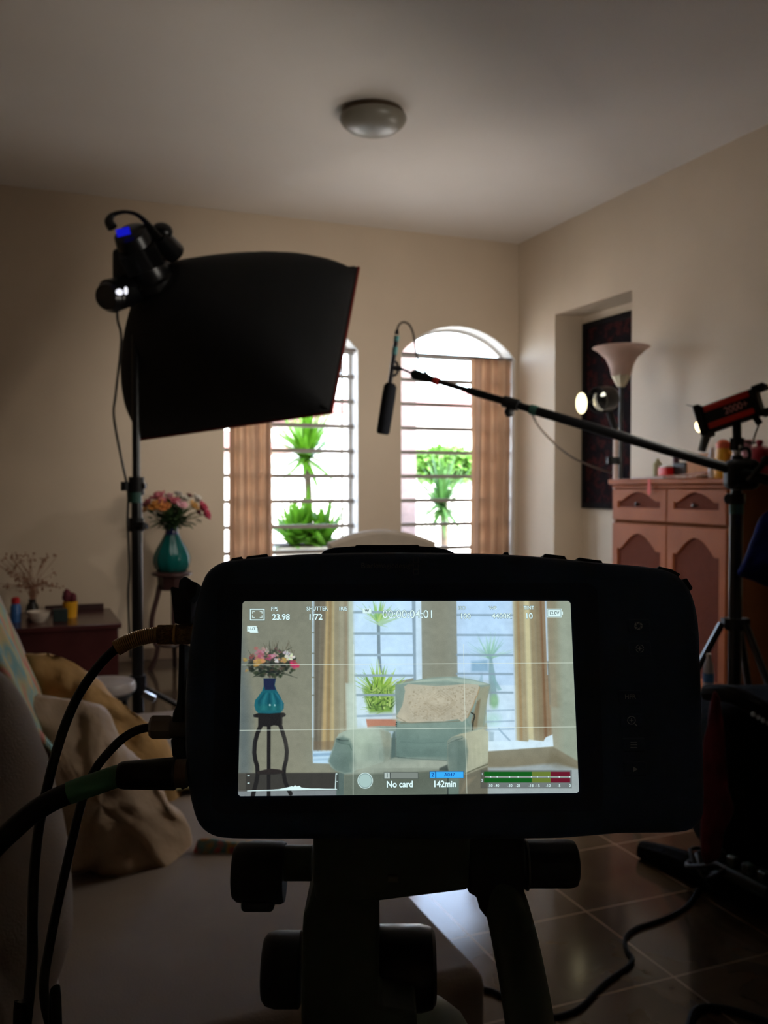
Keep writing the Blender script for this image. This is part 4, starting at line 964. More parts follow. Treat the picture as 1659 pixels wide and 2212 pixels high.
# screen glass surround
sq = [BP(470, 1262, .0012), BP(1290, 1260, .0012), BP(1304, 1752, .0012), BP(458, 1758, .0012)]
def rr_(q, r, n=5):
    o_ = []
    for i in range(4):
        p, a, b = q[i], q[i-1], q[(i+1) % 4]; da = (a-p).normalized(); db = (b-p).normalized()
        for k in range(n+1):
            t_ = k/n*PI/2; o_.append(p+da*r*(1-math.sin(t_))+db*r*(1-math.cos(t_)))
    return o_
build(G().prism(rr_(sq, .004), bn*.0005), 'screen_glass', bezel, cam_t)
# top hump + buttons
hump = [(694, 1194), (702, 1188), (722, 1182), (770, 1179), (905, 1179), (940, 1181), (965, 1186), (984, 1194)]
hp = [BP(x, y, -.012) for x, y in hump]+[BP(984, 1240, -.012), BP(694, 1240, -.012)]
build(G().prism(hp, bn*-.03), 'top_hump', bodym, cam_t, bevel=.0008)
cp = [BP(x, y, -.010) for x, y in ((766, 1183), (768, 1177), (904, 1176.5), (908, 1183))]
build(G().prism(cp, bn*-.012), 'hot_cover', rub, cam_t, bevel=.0004)
for pl in (((498, 1212), (500, 1206), (522, 1202), (524, 1210)), ((530, 1209), (533, 1202), (577, 1196), (579, 1206)), ((1087, 1200), (1089, 1193), (1098, 1192.5), (1100, 1200)), ((1173, 1204), (1177, 1196), (1220, 1201), (1226, 1210)), ((1246, 1211), (1250, 1204), (1300, 1211), (1302, 1217)), ((1420, 1228), (1424, 1223), (1452, 1230), (1470, 1240), (1466, 1246)), ((1478, 1250), (1484, 1249), (1497, 1270), (1492, 1276))):
    build(G().prism([BP(x, y, -.006) for x, y in pl], bn*-.010), 'top_button', rub, cam_t, bevel=.0002)
# lens in front (away from viewer)
lc = BP(700, 1500, -.036)
build(G().lathe(lc, [(0, 0), (.028, 0), (.03, .004), (.03, .018), (.033, .02), (.034, .06), (.031, .064), (.031, .08), (.026, .082), (.024, .06), (0, .058)], -bn, n=48), 'lens', blackg, cam_t)
build(G().lathe(lc-bn*.06, [(.0, 0), (.023, .002), (.012, .007), (0, .009)], -bn), 'front_glass', mat('lens_glass', (20, 24, 34), rough=.05), cam_t)
# right hand grip bulge in front
gp = [BP(x, y, -.036) for x, y in ((1330, 1230), (1440, 1245), (1495, 1300), (1505, 1760), (1460, 1785), (1340, 1790))]
build(G().prism(gp, bn*-.028), 'grip', rub, cam_t, bevel=.008)
# rear buttons with icons
def bpoly(g, pts, n=.0012): g.prism([BP(x, y, n) for x, y in pts], bn*.0002)
def btn(cx, cy, w, h):
    p = BP(cx, cy, .0012); s_ = .296/FPX
    return build(G().rbox(p, (w*s_, h*s_, .0012), .0005, (bu, bv, bn)), 'button', bodym, cam_t)
def circ(cx, cy, r0, r1, a0=0, a1=360, n=40):
    g = G(); A_ = [math.radians(a0+(a1-a0)*k/n) for k in range(n+1)]
    for k in range(n): g.prism([BP(cx+r0*math.cos(A_[k]), cy-r0*math.sin(A_[k]), .0021), BP(cx+r1*math.cos(A_[k]), cy-r1*math.sin(A_[k]), .0021), BP(cx+r1*math.cos(A_[k+1]), cy-r1*math.sin(A_[k+1]), .0021), BP(cx+r0*math.cos(A_[k+1]), cy-r0*math.sin(A_[k+1]), .0021)], bn*.0001)
    return g
def line(g, x0, y0, x1, y1, w, n=.0021, h=.0001):
    a = V((x1-x0, y1-y0, 0)).normalized(); b = V((-a.y, a.x, 0))*w/2
    g.prism([BP(x0+b.x, y0+b.y, n), BP(x1+b.x, y1+b.y, n), BP(x1-b.x, y1-b.y, n), BP(x0-b.x, y0-b.y, n)], bn*h); return g
b_ = btn(1379, 1352, 50, 30); g = G()
for k in range(6):
    a = k*PI/3
    def pt(r, da): return (1379+r*math.cos(a+da), 1352-r*math.sin(a+da))
    g.prism([BP(*pt(9, .05), .0021), BP(*pt(9, .48), .0021), BP(*pt(9, .9), .0021), BP(*pt(4.0, 1.35), .0021), BP(*pt(5.2, .5), .0021)], bn*.0001)
build(g, 'aperture_icon', icon, b_, smooth_=False)
b_ = btn(1382, 1401, 50, 30); g = G()
for k in range(4): g2 = circ(1382, 1401, 7.6, 8.8, 10+90*k, 80+90*k, 8); g.add(g2.v, g2.f)
line(g, 1377, 1401, 1387, 1401, 1.6); line(g, 1382, 1396, 1382, 1406, 1.6); build(g, 'focus_icon', icon, b_, smooth_=False)
b_ = btn(1361, 1506, 50, 30); textobj('HFR', 'button_print', icon, b_, BP(1361.5, 1505.5, .0022), bu, bv, .0021, off=.00002)
b_ = btn(1365, 1557, 50, 30); g = circ(1364, 1556, 7.6, 9.0); line(g, 1371, 1563, 1376, 1568, 2.0); line(g, 1359.5, 1556, 1368.5, 1556, 1.5); line(g, 1364, 1551.5, 1364, 1560.5, 1.5); build(g, 'magnifier_icon', icon, b_, smooth_=False)
b_ = btn(1369, 1609, 50, 30); g = G()
for y in (1603.5, 1609, 1614.5): line(g, 1362, y, 1376.5, y, 1.4)
build(g, 'menu_icon', icon, b_, smooth_=False)
b_ = btn(1372, 1661, 50, 30); g = G().prism([BP(1367.5, 1655.5, .0021), BP(1377.5, 1661.5, .0021), BP(1367.8, 1667.5, .0021)], bn*.0001); build(g, 'play_icon', icon, b_, smooth_=False)
fm = mat('faint_maker_print', (120, 124, 136), rough=.6)
textobj('Blackmagicdesign', 'maker_print', fm, cam_t, BP(837, 1222, .0014), bu, bv, .0026)
g = G()
for y in (1210, 1223, 1235.5):
    q = [BP(893, y-5.2, .0014), BP(904, y-5.2, .0014), BP(904, y+5.2, .0014), BP(893, y+5.2, .0014)]
    qi = [BP(894.2, y-4, .0014), BP(902.8, y-4, .0014), BP(902.8, y+4, .0014), BP(894.2, y+4, .0014)]
    g.ring(q, qi, bn*.0001)
build(g, 'maker_emblem', fm, cam_t, smooth_=False)
# left side door flaps
for nm, pl, n0, th in (('port_cover', [(377, 1346), (368, 1270), (371, 1267), (386, 1270), (415, 1272), (411, 1346)], -.008, .014), ('port_latch', [(385, 1271), (387, 1253), (399, 1244), (409, 1250), (415, 1257), (423, 1256), (427, 1262), (422, 1285), (408, 1300)], -.004, .010), ('side_strip', [(386, 1391), (398, 1391), (396, 1560), (371, 1560), (373, 1540), (380, 1525), (384, 1500)], -.010, .014), ('side_strip', [(368, 1596), (398, 1596), (398, 1706), (390, 1706), (384, 1640), (372, 1636)], -.010, .014)):
    build(G().prism([BP(x, y, n0) for x, y in pl], bn*-th), nm, rub, cam_t, bevel=.0006)

# ---------------- connectors and cables
gold_ = mat('bronze_metal', (214, 172, 112), rough=.42, metal=.6, var=.2)
nb = -.014
kn = mat('knurled_bronze', (200, 160, 104), rough=.45, metal=.55, bump=1.0, bscale=700)
ax1 = [BP(405, 1371, nb), BP(372, 1370.5, nb), BP(341, 1371, nb), BP(318, 1374, nb), BP(292, 1381, nb), BP(268, 1391, nb), BP(252, 1400, nb)]
pr1 = BP(251, 1401, nb)
cbl = [pr1, BP(225, 1425, nb-.002), BP(196, 1461, nb-.004), BP(168, 1505, nb-.004), BP(143, 1560, nb-.004), BP(120, 1630, nb-.002), BP(100, 1710, nb), BP(84, 1790, nb+.004), BP(74, 1880, nb+.008), BP(70, 1980, nb+.012), BP(69, 2080, nb+.016), BP(56, 2212, nb+.02), BP(40, 2330, nb+.02)]
kk = .30/FPX*1.04
t = thing('video_cable', pr1, 'black cable with a bronze braided connector, topmost of the three plugged into the camera', 'cable')
build(G().tube(cbl+[V((cbl[-1].x, cbl[-1].y, cbl[-1].z-.25)), V((cbl[-1].x-.02, cbl[-1].y-.05, cbl[-1].z-.6)), V((cbl[-1].x-.05, cbl[-1].y-.12, .02))], 10.5*kk, 14, 8), 'cable', mat('black_cable_jacket', (9, 9, 10), rough=.5), t)
pts, _ = smooth(ax1[2:], [1]*5, 10)
g = G().tube(pts, 12*kk, 16)
build(g, 'strain_core', black, t)
gg = G(); ns = 23; L_ = len(pts)
for k in range(ns):
    f_ = k/(ns-1)*(L_-2); i = int(f_); q = pts[i].lerp(pts[i+1], f_-i); tg = (pts[min(i+1, L_-1)]-pts[max(i-1, 0)]).normalized()
    gg.lathe(q-tg*.00022, [(14.6*kk, 0), (17.5*kk, .0001), (17.5*kk, .0005), (14.6*kk, .0006)], tg, n=24, caps=False)
build(gg, 'spring_relief', gold_, t)
gg = G(); a_, b_2 = BP(341, 1371, nb), BP(424, 1370, nb); dd = (b_2-a_).normalized(); LL = (b_2-a_).length
prof = [(0, 0), (18*kk, 0)]
for k in range(40):
    z = LL*(k+.5)/40; prof += [(21.5*kk, z-LL/160), (20.6*kk, z+LL/160)]
prof += [(20*kk, LL), (0, LL)]
build(gg.lathe(a_, prof, dd, n=40, lob=20, amp=.02), 'knurled_sleeve', kn, t, ang=60)
build(G().lathe(a_+dd*LL*.42, [(21*kk, 0), (22*kk, .0002), (22*kk, .0008), (21*kk, .001)], dd, n=40, caps=False), 'sleeve_ring', gold_, t)
# cable 2: hex DC plug
n2 = -.016
t = thing('power_plug_cable', BP(325, 1570, n2), 'thin black cable with a grey hexagonal plug, middle one of three on the camera side', 'cable')
gm = mat('dark_grey_plug', (150, 136, 122), rough=.45, var=.05)
a_, b_2 = BP(324, 1571, n2), BP(370, 1571, n2); dd = (b_2-a_).normalized(); LL = (b_2-a_).length
hx_ = basis(dd, bv); 
build(G().lathe(a_, [(0, 0), (20*kk, 0), (26*kk, .0010), (26*kk, LL-.0005), (24*kk, LL), (0, LL)], dd, n=8), 'hex_nut', gm, t, ang=20)
build(G().lathe(b_2, [(0, 0), (23.5*kk, 0), (24*kk, .001), (24*kk, .008), (0, .008)], dd, n=32), 'plug_collar', mat('darker_grey_plug', (104, 94, 86), rough=.5), t)
cb2 = [BP(330, 1571, n2), BP(312, 1573, n2), BP(290, 1580, n2), BP(262, 1598, n2), BP(232, 1628, n2-.001), BP(206, 1662, n2-.002), BP(184, 1710, n2-.002), BP(168, 1765, n2), BP(155, 1820, n2+.002), BP(139, 1890, n2+.004), BP(120, 1975, n2+.008), BP(104, 2060, n2+.012), BP(95, 2120, n2+.014), BP(98, 2170, n2+.016), BP(112, 2230, n2+.018), BP(125, 2320, n2+.02)]
e = cb2[-1]
build(G().tube(cb2+[V((e.x, e.y, e.z-.3)), V((e.x-.04, e.y, .3)), V((e.x-.08, e.y-.02, .02))], 9.5*kk, 14, 8), 'cable', MATS['black_cable_jacket'], t)
# cable 3: thick XLR with green tape
n3 = -.004
t = thing('audio_cable', BP(256, 1675, n3), 'thick black cable wrapped in green tape, lowest of the three plugged into the camera', 'cable')
a_, b_2 = BP(256, 1675, n3), BP(381, 1671, n3); dd = (b_2-a_).normalized(); LL = (b_2-a_).length
build(G().lathe(a_, [(0, 0), (24*kk, 0), (27*kk, .0008), (28.5*kk, .002), (33.5*kk, LL*.97), (31*kk, LL), (0, LL)], dd, n=32), 'plug_housing', blackg, t)
build(G().lathe(b_2, [(0, 0), (29*kk, 0), (29*kk, .0036), (0, .0036)], dd, n=32), 'plug_collar', mat('dull_bronze_collar', (120, 100, 84), rough=.4, metal=.5), t)
cb3 = [BP(262, 1675, n3), BP(246, 1679, n3), BP(215, 1690, n3), BP(180, 1702, n3), BP(150, 1713, n3), BP(112, 1730, n3+.001), BP(70, 1756, n3+.002), BP(30, 1790, n3+.004), BP(-20, 1838, n3+.006), BP(-80, 1910, n3+.01), BP(-130, 2020, n3+.014)]
build(G().tube(cb3[4:]+[cb3[-1]+V((-.02, -.02, -.3)), V((cb3[-1].x-.05, cb3[-1].y-.1, .03))], 22*kk, 16, 8), 'cable', MATS['black_cable_jacket'], t)
build(G().tube(cb3[:5], 23.3*kk, 18, 8), 'tape_wrap', mat('green_tape', (92, 150, 112), rough=.5, var=.1), t)

# ================================================================== TRIPOD HEAD
TD = .375
hm = mat('tripod_dark_green_grey', (80, 90, 76), rough=.5, var=.1, spec=.3)
hk = mat('tripod_knob_black', (44, 46, 50), rough=.5, var=.1, spec=.3)
t = thing('tripod', V((P(740, 2212, TD).x, P(740, 2212, TD).y, 0)), 'dark fluid-head tripod with side knobs and a pan handle under the cinema camera', 'tripod')
def PD(pts, d=TD): return [P(x, y, d) for x, y in pts]
def slab(name, pts, d0, depth, m, bevel=.0015):
    g = G().prism(PD(pts, d0), Ff*depth); return build(g, name, m, t, bevel=bevel)
slab('mounting_plate', [(676, 1740), (676, 1905), (682, 1948), (820, 1948), (1012, 1924), (1020, 1740)], .350, .055, hm)
slab('neck', [(680, 1900), (664, 1962), (655, 1980), (653, 2010), (650, 2200), (655, 2300), (905, 2300), (900, 2190), (818, 2175), (819, 1940)], .360, .05, hm)
k4 = TD/FPX
build(G().lathe(P(674, 1864, .385), [(0, 0), (38*k4, 0), (38*k4, 70*k4), (0, 70*k4)], -Rr), 'knob_shaft', hm, t)
build(G().lathe(P(616, 1884, .385), [(0, 0), (62*k4, 0), (66*k4, 8*k4), (66*k4, 70*k4), (62*k4, 104*k4), (54*k4, 113*k4), (0, 114*k4)], -Rr, n=40), 'side_knob', hk, t)
build(G().rbox(P(562, 1938, .385), (72*k4, .02, 28*k4), .002, (Rr, Ff, Uu)), 'knob_foot', hk, t)
slab('clamp', [(1008, 1790), (1010, 1922), (1013, 1934), (1030, 1938), (1036, 1965), (1050, 1984), (1070, 1994), (1128, 1956), (1133, 1930), (1134, 1790)], .352, .05, hk)
build(G().lathe(P(1130, 1866, .376), [(0, 0), (50*k4, 0), (53*k4, 3*k4), (53*k4, 8*k4), (50*k4, 10*k4), (50*k4, 100*k4), (46*k4, 113*k4), (38*k4, 117*k4), (0, 118*k4)], Rr, n=48, lob=14, amp=.012), 'side_knob', hk, t)
build(G().lathe(P(1134, 1866, .376), [(51*k4, 0), (54.5*k4, 1*k4), (54.5*k4, 4*k4), (51*k4, 5*k4)], Rr, n=48, caps=False), 'knob_ring', mat('worn_steel_ring', (120, 112, 106), rough=.35, metal=.8), t)
build(G().lathe(P(652, 2093, .40), [(0, 0), (74*k4, 0), (82*k4, 4*k4), (82*k4, 60*k4), (76*k4, 80*k4), (66*k4, 88*k4), (0, 90*k4)], -Rr, n=48), 'drag_knob', hk, t)
build(G().lathe(P(818, 2090, .40), [(0, 0), (92*k4, 0), (93*k4, 4*k4), (93*k4, 96*k4), (86*k4, 122*k4), (76*k4, 130*k4), (0, 132*k4)], Rr, n=48), 'drag_knob', blackg, t)
hn = [P(1078, 1905, .36), P(1095, 1960, .355), P(1112, 2030, .345), P(1128, 2110, .335), P(1146, 2220, .32), P(1160, 2330, .305)]
build(G().tube(hn, [.0082, .0086, .0088, .0088, .0088, .0088], 20, 6), 'pan_handle', hm, t)
build(G().cyl(P(1056, 1890, .38), P(1120, 1880, .38), .0125, n=30), 'handle_joint', hk, t)
build(G().cyl(P(838, 1898, .3495), P(859, 1898, .3495), .0014, n=12), 'spirit_level', mat('level_glass', (120, 118, 100), rough=.2), t)
bwl = mat('grey_green_bowl', (130, 146, 134), rough=.35)
bc2 = P(880, 2330, .44); bz = Uu
build(G().sph(P(900, 2275, .47), (.031, .031, .028)), 'leveling_bowl', bwl, t)
base_ = P(780, 2300, .40); bb_ = V((base_.x, base_.y, base_.z))
build(G().cyl(bb_, bb_-V((0, 0, .18)), .034, .03, 24), 'center_column', hm, t)
for a in (80, 200, 320):
    a = math.radians(a-22); h0 = bb_+V((.04*math.cos(a), .04*math.sin(a), -.06)); e = V((bb_.x+.38*math.cos(a), bb_.y+.38*math.sin(a), .012))
    if a > math.radians(270): e = V((bb_.x+.22*math.cos(a), bb_.y+.22*math.sin(a), .012))
    build(G().tube([h0, h0.lerp(e, .5), e], [.016, .014, .012], 12), 'leg', hk, t)
# ================================================================== SCREEN PICTURE
NXs, NYs = 900, 506
n_scr = .0019
qa, qb, qc, qd = [BP(x, y, n_scr) for x, y in ((524, 1299), (1232, 1298), (1251, 1713), (514, 1720))]
S_, T_ = np.meshgrid(np.linspace(0, 1, NXs), np.linspace(0, 1, NYs))
def lerp4(i):
    return (qa[i]*(1-S_)+qb[i]*S_)*(1-T_)+(qd[i]*(1-S_)+qc[i]*S_)*T_
WX, WY, WZ = lerp4(0), lerp4(1), lerp4(2)
dx, dy_, dz_ = WX-C0.x, WY-C0.y, WZ-C0.z
dep = dx*Ff.x+dy_*Ff.y+dz_*Ff.z
X_ = CX+FPX*(dx*Rr.x+dy_*Rr.y+dz_*Rr.z)/dep; Y_ = CY-FPX*(dx*Uu.x+dy_*Uu.y+dz_*Uu.z)/dep
img = np.zeros((NYs, NXs, 3)); 
def za(x, y): return (500+x/4.1475, 1280+y/4.1475)
def zb(x, y): return (860+x/4.0463, 1280+y/4.0463)
def zc(x, y): return (500+x/4.1475, 1500+y/4.1475)
def zd(x, y): return (860+x/4.0463, 1500+y/4.0463)
def win(x0, y0, x1, y1):
    m = (X_ >= x0) & (X_ <= x1) & (Y_ >= y0) & (Y_ <= y1)
    r = np.where(m.any(1))[0]; c = np.where(m.any(0))[0]
    if len(r) == 0 or len(c) == 0: return None
    return slice(r[0], r[-1]+1), slice(c[0], c[-1]+1)
def blend(w, cov, col, alpha=1.0):
    a = (cov*alpha)[..., None]; img[w] = img[w]*(1-a)+np.array(col)*a
def segd(x, y, ax, ay, bx, by):
    vx, vy = bx-ax, by-ay; t = np.clip(((x-ax)*vx+(y-ay)*vy)/(vx*vx+vy*vy+1e-9), 0, 1)
    return np.hypot(x-ax-t*vx, y-ay-t*vy)
def poly(pts, col, soft=.6, alpha=1.0, grad=None):
    xs = [p[0] for p in pts]; ys = [p[1] for p in pts]; w = win(min(xs)-soft-1, min(ys)-soft-1, max(xs)+soft+1, max(ys)+soft+1)
    if w is None: return
    x, y = X_[w], Y_[w]; ins = np.zeros(x.shape, bool); d = np.full(x.shape, 1e9)
    for i in range(len(pts)):
        (ax, ay), (bx, by) = pts[i-1], pts[i]
        c = ((ay > y) != (by > y)) & (x < (bx-ax)*(y-ay)/((by-ay) if abs(by-ay) > 1e-9 else 1e-9)+ax); ins ^= c
        d = np.minimum(d, segd(x, y, ax, ay, bx, by))
    sd_ = np.where(ins, d, -d); cov = np.clip(sd_/(2*soft)+.5, 0, 1)
    if grad is not None: cc = grad(x, y)
    else: cc = np.array(col, float)
    blend(w, cov, cc, alpha)
def pth(pts, wd_, col, soft=.5, alpha=1.0):
    xs = [p[0] for p in pts]; ys = [p[1] for p in pts]; r = wd_/2+soft+1; w = win(min(xs)-r, min(ys)-r, max(xs)+r, max(ys)+r)
    if w is None: return
    x, y = X_[w], Y_[w]; d = np.full(x.shape, 1e9)
    for i in range(len(pts)-1): d = np.minimum(d, segd(x, y, *pts[i], *pts[i+1]))
    blend(w, np.clip((wd_/2-d)/(2*soft)+.5, 0, 1), col, alpha)
def ell(cx, cy, rx, ry, col, soft=.15, alpha=1.0):
    w = win(cx-rx*1.3, cy-ry*1.3, cx+rx*1.3, cy+ry*1.3)
    if w is None: return
    r = np.hypot((X_[w]-cx)/rx, (Y_[w]-cy)/ry); blend(w, np.clip((1-r)/(2*soft)+.5, 0, 1), col, alpha)
Z = lambda f, *p: [f(*q) for q in p]
# wall
u = np.clip((X_-515)/735, 0, 1)[..., None]; v_ = np.clip((Y_-1298)/420, 0, 1)[..., None]
img[:] = np.array([124, 122, 104])*(1-u)+np.array([150, 148, 128])*u + v_*np.array([10, 8, 4])
poly(Z(zc, (60, -700), (110, -500), (150, 0), (180, 700), (130, 1000), (40, 1000)), (92, 102, 104), 12, .75)
# floor & low wall left
poly(Z(zc, (60, 705), (940, 700), (960, 940), (40, 940)), (78, 72, 64), 1.5)
poly(Z(zc, (60, 868), (950, 852), (950, 940), (40, 940)), (128, 132, 134), 2)
# window left
WL = (190, 214, 236)
poly(Z(za, (1060, 60), (1640, 60), (1650, 760), (1480, 800), (1480, 1300), (1100, 1300)), WL, 1)
poly(Z(zc, (1100, -80), (1475, -80), (1475, 300), (1120, 330)), (196, 214, 226), 1)
# dracaena left
rp_ = random.Random(3)
poly(Z(za, (1302, 250), (1330, 250), (1336, 560), (1350, 720), (1325, 720), (1306, 560)), (118, 132, 138), 1)
for k in range(22):
    a = math.radians(rp_.uniform(15, 165)); L = rp_.uniform(120, 230); bx, by = 1315+rp_.uniform(-18, 18), 255; tx, ty = bx+math.cos(a)*L*1.1, by-math.sin(a)*L
    poly(Z(za, (bx-12, by), (tx, max(60, ty)), (bx+12, by+10)), rp_.choice([(150, 190, 90), (172, 200, 110), (130, 176, 96)]), .8)
for tx, ty in ((1180, 225), (1230, 170), (1400, 310), (1500, 220), (1540, 215), (1500, 130)):
    poly(Z(za, (1305, 270), (tx, ty), (1330, 300)), (166, 196, 158), .8, .8)
for k in range(46):
    a = math.radians(rp_.uniform(20, 160)); L = rp_.uniform(150, 290); bx, by = 1330+rp_.uniform(-60, 60), 900+rp_.uniform(-20, 30); tx, ty = bx+math.cos(a)*L*1.0, by-math.sin(a)*L
    poly(Z(za, (bx-18, by), (tx, ty), (bx+18, by+10)), rp_.choice([(140, 180, 60), (164, 196, 72), (116, 156, 52), (186, 210, 110)]), .8)
poly(Z(zc, (1200, 60), (1180, -60), (1440, -70), (1460, 40), (1440, 160), (1240, 165)), (122, 160, 66), 4)
for k in range(150):
    a = math.radians(rp_.uniform(-30, 210)); L = rp_.uniform(50, 120); bx, by = rp_.uniform(1225, 1430), rp_.uniform(-40, 140); tx, ty = bx+math.cos(a)*L, by-math.sin(a)*L
    if ty < 205 and 1150 < tx < 1472: poly(Z(zc, (bx-9, by), (tx, ty), (bx+9, by+6)), rp_.choice([(96, 130, 50), (150, 184, 76), (70, 92, 44), (126, 164, 62), (180, 206, 110)]), .8)
poly(Z(zc, (1205, 222), (1475, 222), (1475, 292), (1218, 296)), (186, 120, 94), 1.2)
for y in (178, 370, 562, 746, 920): pth(Z(za, (1095, y-2), (1625, y-2)), 5.4, (140, 158, 168), 1)
for y in (190,): pth(Z(zc, (1110, y+6), (1475, y-8)), 5, (150, 170, 184), 1)
poly(Z(za, (1618, 60), (1662, 60), (1668, 780), (1632, 790)), (134, 156, 172), 1)
# reveal + wall between windows
poly(Z(zb, (120, 60), (152, 60), (160, 770), (140, 780)), (134, 152, 164), 1)
poly(Z(zb, (152, 60), (204, 60), (212, 760), (158, 770)), (196, 218, 234), 1)
poly(Z(zb, (203, 60), (509, 60), (526, 780), (211, 780)), None, .8, 1, lambda x, y: np.stack([138+0*x, 137+0*x, 119+0*x], -1))
# window right
poly(Z(zb, (509, 60), (1010, 60), (1030, 1000), (780, 1000), (520, 800)), (182, 206, 230), .8)
poly(Z(zd, (760, -80), (1040, -80), (1050, 480), (790, 495)), (196, 216, 232), 1)
for k in range(34):
    a = math.radians(rp_.uniform(10, 170)); L = rp_.uniform(120, 240); bx, by = 800+rp_.uniform(-16, 16), 570; tx, ty = bx+math.cos(a)*L, by-math.sin(a)*L
    poly(Z(zb, (bx-12, by), (tx, ty), (bx+12, by+8)), rp_.choice([(150, 192, 168), (166, 204, 170), (136, 178, 160)]), 1.2, .7)
poly(Z(zb, (640, 600), (780, 590), (790, 690), (640, 690)), (120, 158, 180), 3, .7)
poly(Z(zb, (796, 560), (818, 560), (850, 720), (870, 980), (800, 980), (792, 700)), (128, 158, 160), 1.5, .9)
poly(Z(zb, (820, 700), (905, 850), (870, 860), (815, 740)), (132, 170, 170), 1.5, .8); poly(Z(zb, (735, 700), (750, 860), (700, 780)), (140, 172, 186), 2, .8)
ell(*zd(840, 60), 9, 16, (136, 178, 130), .4, .9); ell(*zd(830, 220), 16, 14, (170, 204, 196), .5, .8)
poly(Z(zd, (880, 290), (1000, 420), (990, 428), (870, 305)), (150, 172, 190), 1); poly(Z(zd, (790, 320), (838, 330), (835, 440), (790, 470)), (158, 178, 190), 2)
for y in (196, 371, 545, 710, 873): pth(Z(zb, (515, y), (1000, y+2)), 4.6, (134, 152, 164), 1.2, .9)
for y in (140, 236, 306): pth(Z(zd, (770, y+4), (1010, y-4)), 3.4, (146, 166, 182), 1.2, .8)
# curtain right
def strip(f1, f2, xs_t, xs_b, cols, yt, yb):
    for i in range(len(cols)):
        poly([f1(xs_t[i], yt), f1(xs_t[i+1]+1, yt), f2(xs_b[i+1]+1, yb), f2(xs_b[i], yb)], cols[i], 3.0)
strip(zb, zd, [1002, 1030, 1062, 1098, 1148, 1195, 1232, 1258, 1284], [1034, 1062, 1095, 1138, 1190, 1230, 1275, 1312, 1345], [(176, 162, 122), (158, 128, 86), (162, 146, 112), (200, 190, 146), (152, 136, 104), (140, 122, 92), (128, 92, 62), (146, 118, 88)], 60, 405)
poly(Z(zb, (1282, 60), (1300, 60), (1318, 720), (1302, 720)), (186, 208, 226), 1); poly(Z(zb, (1302, 600), (1318, 600), (1350, 980), (1325, 980)), (120, 116, 104), 1.5)
poly(Z(zb, (1300, 60), (1345, 60), (1400, 1000), (1330, 1000)), (150, 138, 112), 3); poly(Z(zb, (1345, 60), (1395, 60), (1440, 980), (1400, 1000)), (138, 122, 88), 6, .6)
poly(Z(zb, (1400, 60), (1600, 60), (1600, 1900), (1430, 1900)), (150, 158, 138), 10)
# sill, wall base, floor right
poly(Z(zd, (785, 410), (1040, 405), (1135, 412), (1145, 395), (1270, 410), (1290, 375), (1350, 350), (1358, 455), (785, 500)), (206, 226, 238), 1)
poly(Z(zd, (785, 498), (1358, 460), (1600, 600), (1600, 700), (785, 700)), (132, 122, 98), 2)
poly(Z(zd, (785, 640), (1000, 635), (1380, 600), (1600, 660), (1600, 950), (780, 950)), (158, 166, 166), 3)
poly(Z(zd, (1340, 500), (1390, 520), (1560, 640), (1400, 640), (1300, 610)), (110, 98, 72), 6, .5)
# curtain left
poly(Z(za, (722, 60), (744, 60), (740, 1300), (722, 1300)), (186, 210, 224), .8); poly(Z(zc, (724, -60), (742, -60), (736, 500), (726, 500)), (190, 212, 222), .8)
for y in (360, 545, 760, 920): ell(*za(732, y), 3, 1.6, (128, 136, 128))
poly(Z(zc, (726, 496), (910, 488), (880, 620), (730, 616)), (184, 214, 234), 1.2); poly(Z(zc, (730, 532), (895, 522), (890, 548), (730, 556)), (140, 172, 198), 1.5); poly(Z(zc, (730, 580), (885, 570), (880, 590), (730, 596)), (160, 192, 214), 1.5)
strip(za, zc, [743, 800, 850, 872, 905, 925, 965, 1010, 1045, 1086], [738, 775, 806, 850, 885, 925, 965, 1010, 1050, 1122], [(108, 98, 82), (120, 108, 88), (186, 160, 108), (150, 126, 84), (186, 168, 120), (150, 140, 112), (160, 152, 126), (150, 134, 108), (180, 188, 168)], 60, 500)
poly(Z(zc, (738, 420), (925, 415), (925, 500), (735, 506)), (120, 96, 72), 2, .5)
poly(Z(zc, (1020, -100), (1112, -100), (1125, 300), (1030, 330)), (186, 200, 188), 2, .8)
# armchair
sg = (128, 148, 138)
poly([za(1466, 822), za(1600, 800), zb(0, 793), zb(90, 778), zb(200, 757), zb(330, 742), zb(430, 737), zb(520, 740), zb(640, 758), zb(740, 783), zb(803, 800), zb(806, 830), zb(780, 930), zd(772, 100), zd(750, 280), zd(700, 340), zd(400, 600), zc(1480, 600), zc(1476, 200), za(1466, 900)], sg, .8)
poly([zb(0, 800), zb(200, 764), zb(430, 744), zb(640, 765), zb(790, 800), zb(700, 812), zb(430, 770), zb(150, 786)], (166, 182, 166), 1.5)
poly([zb(710, 830), zb(800, 815), zb(778, 930), zd(768, 110), zd(745, 290), zd(680, 300), zd(690, 60), zb(690, 930)], (150, 148, 122), 2, .9)
poly(Z(zd, (690, 60), (720, 40), (700, 200), (690, 300), (660, 310), (640, 240)), (128, 112, 84), 2)
# back cushion
poly([zc(1476, 250), zc(1640, 250), zd(0, 245), zd(400, 238), zd(600, 220), zd(640, 300), zd(560, 345), zd(440, 400), zd(435, 570), zd(200, 560), zd(0, 548), zc(1560, 560), zc(1476, 555)], (112, 136, 126), 1)
poly([zd(0, 245), zd(300, 240), zd(600, 225), zd(620, 290), zd(300, 300), zd(0, 300)], (130, 152, 140), 4, .8)
pth([zc(1476, 560), zc(1560, 568), zd(0, 553), zd(200, 567), zd(430, 578)], 1.8, (62, 78, 74), .8)
pth([zd(20, 415), zd(200, 425), zd(400, 418)], 1.2, (98, 120, 112), 1.2)
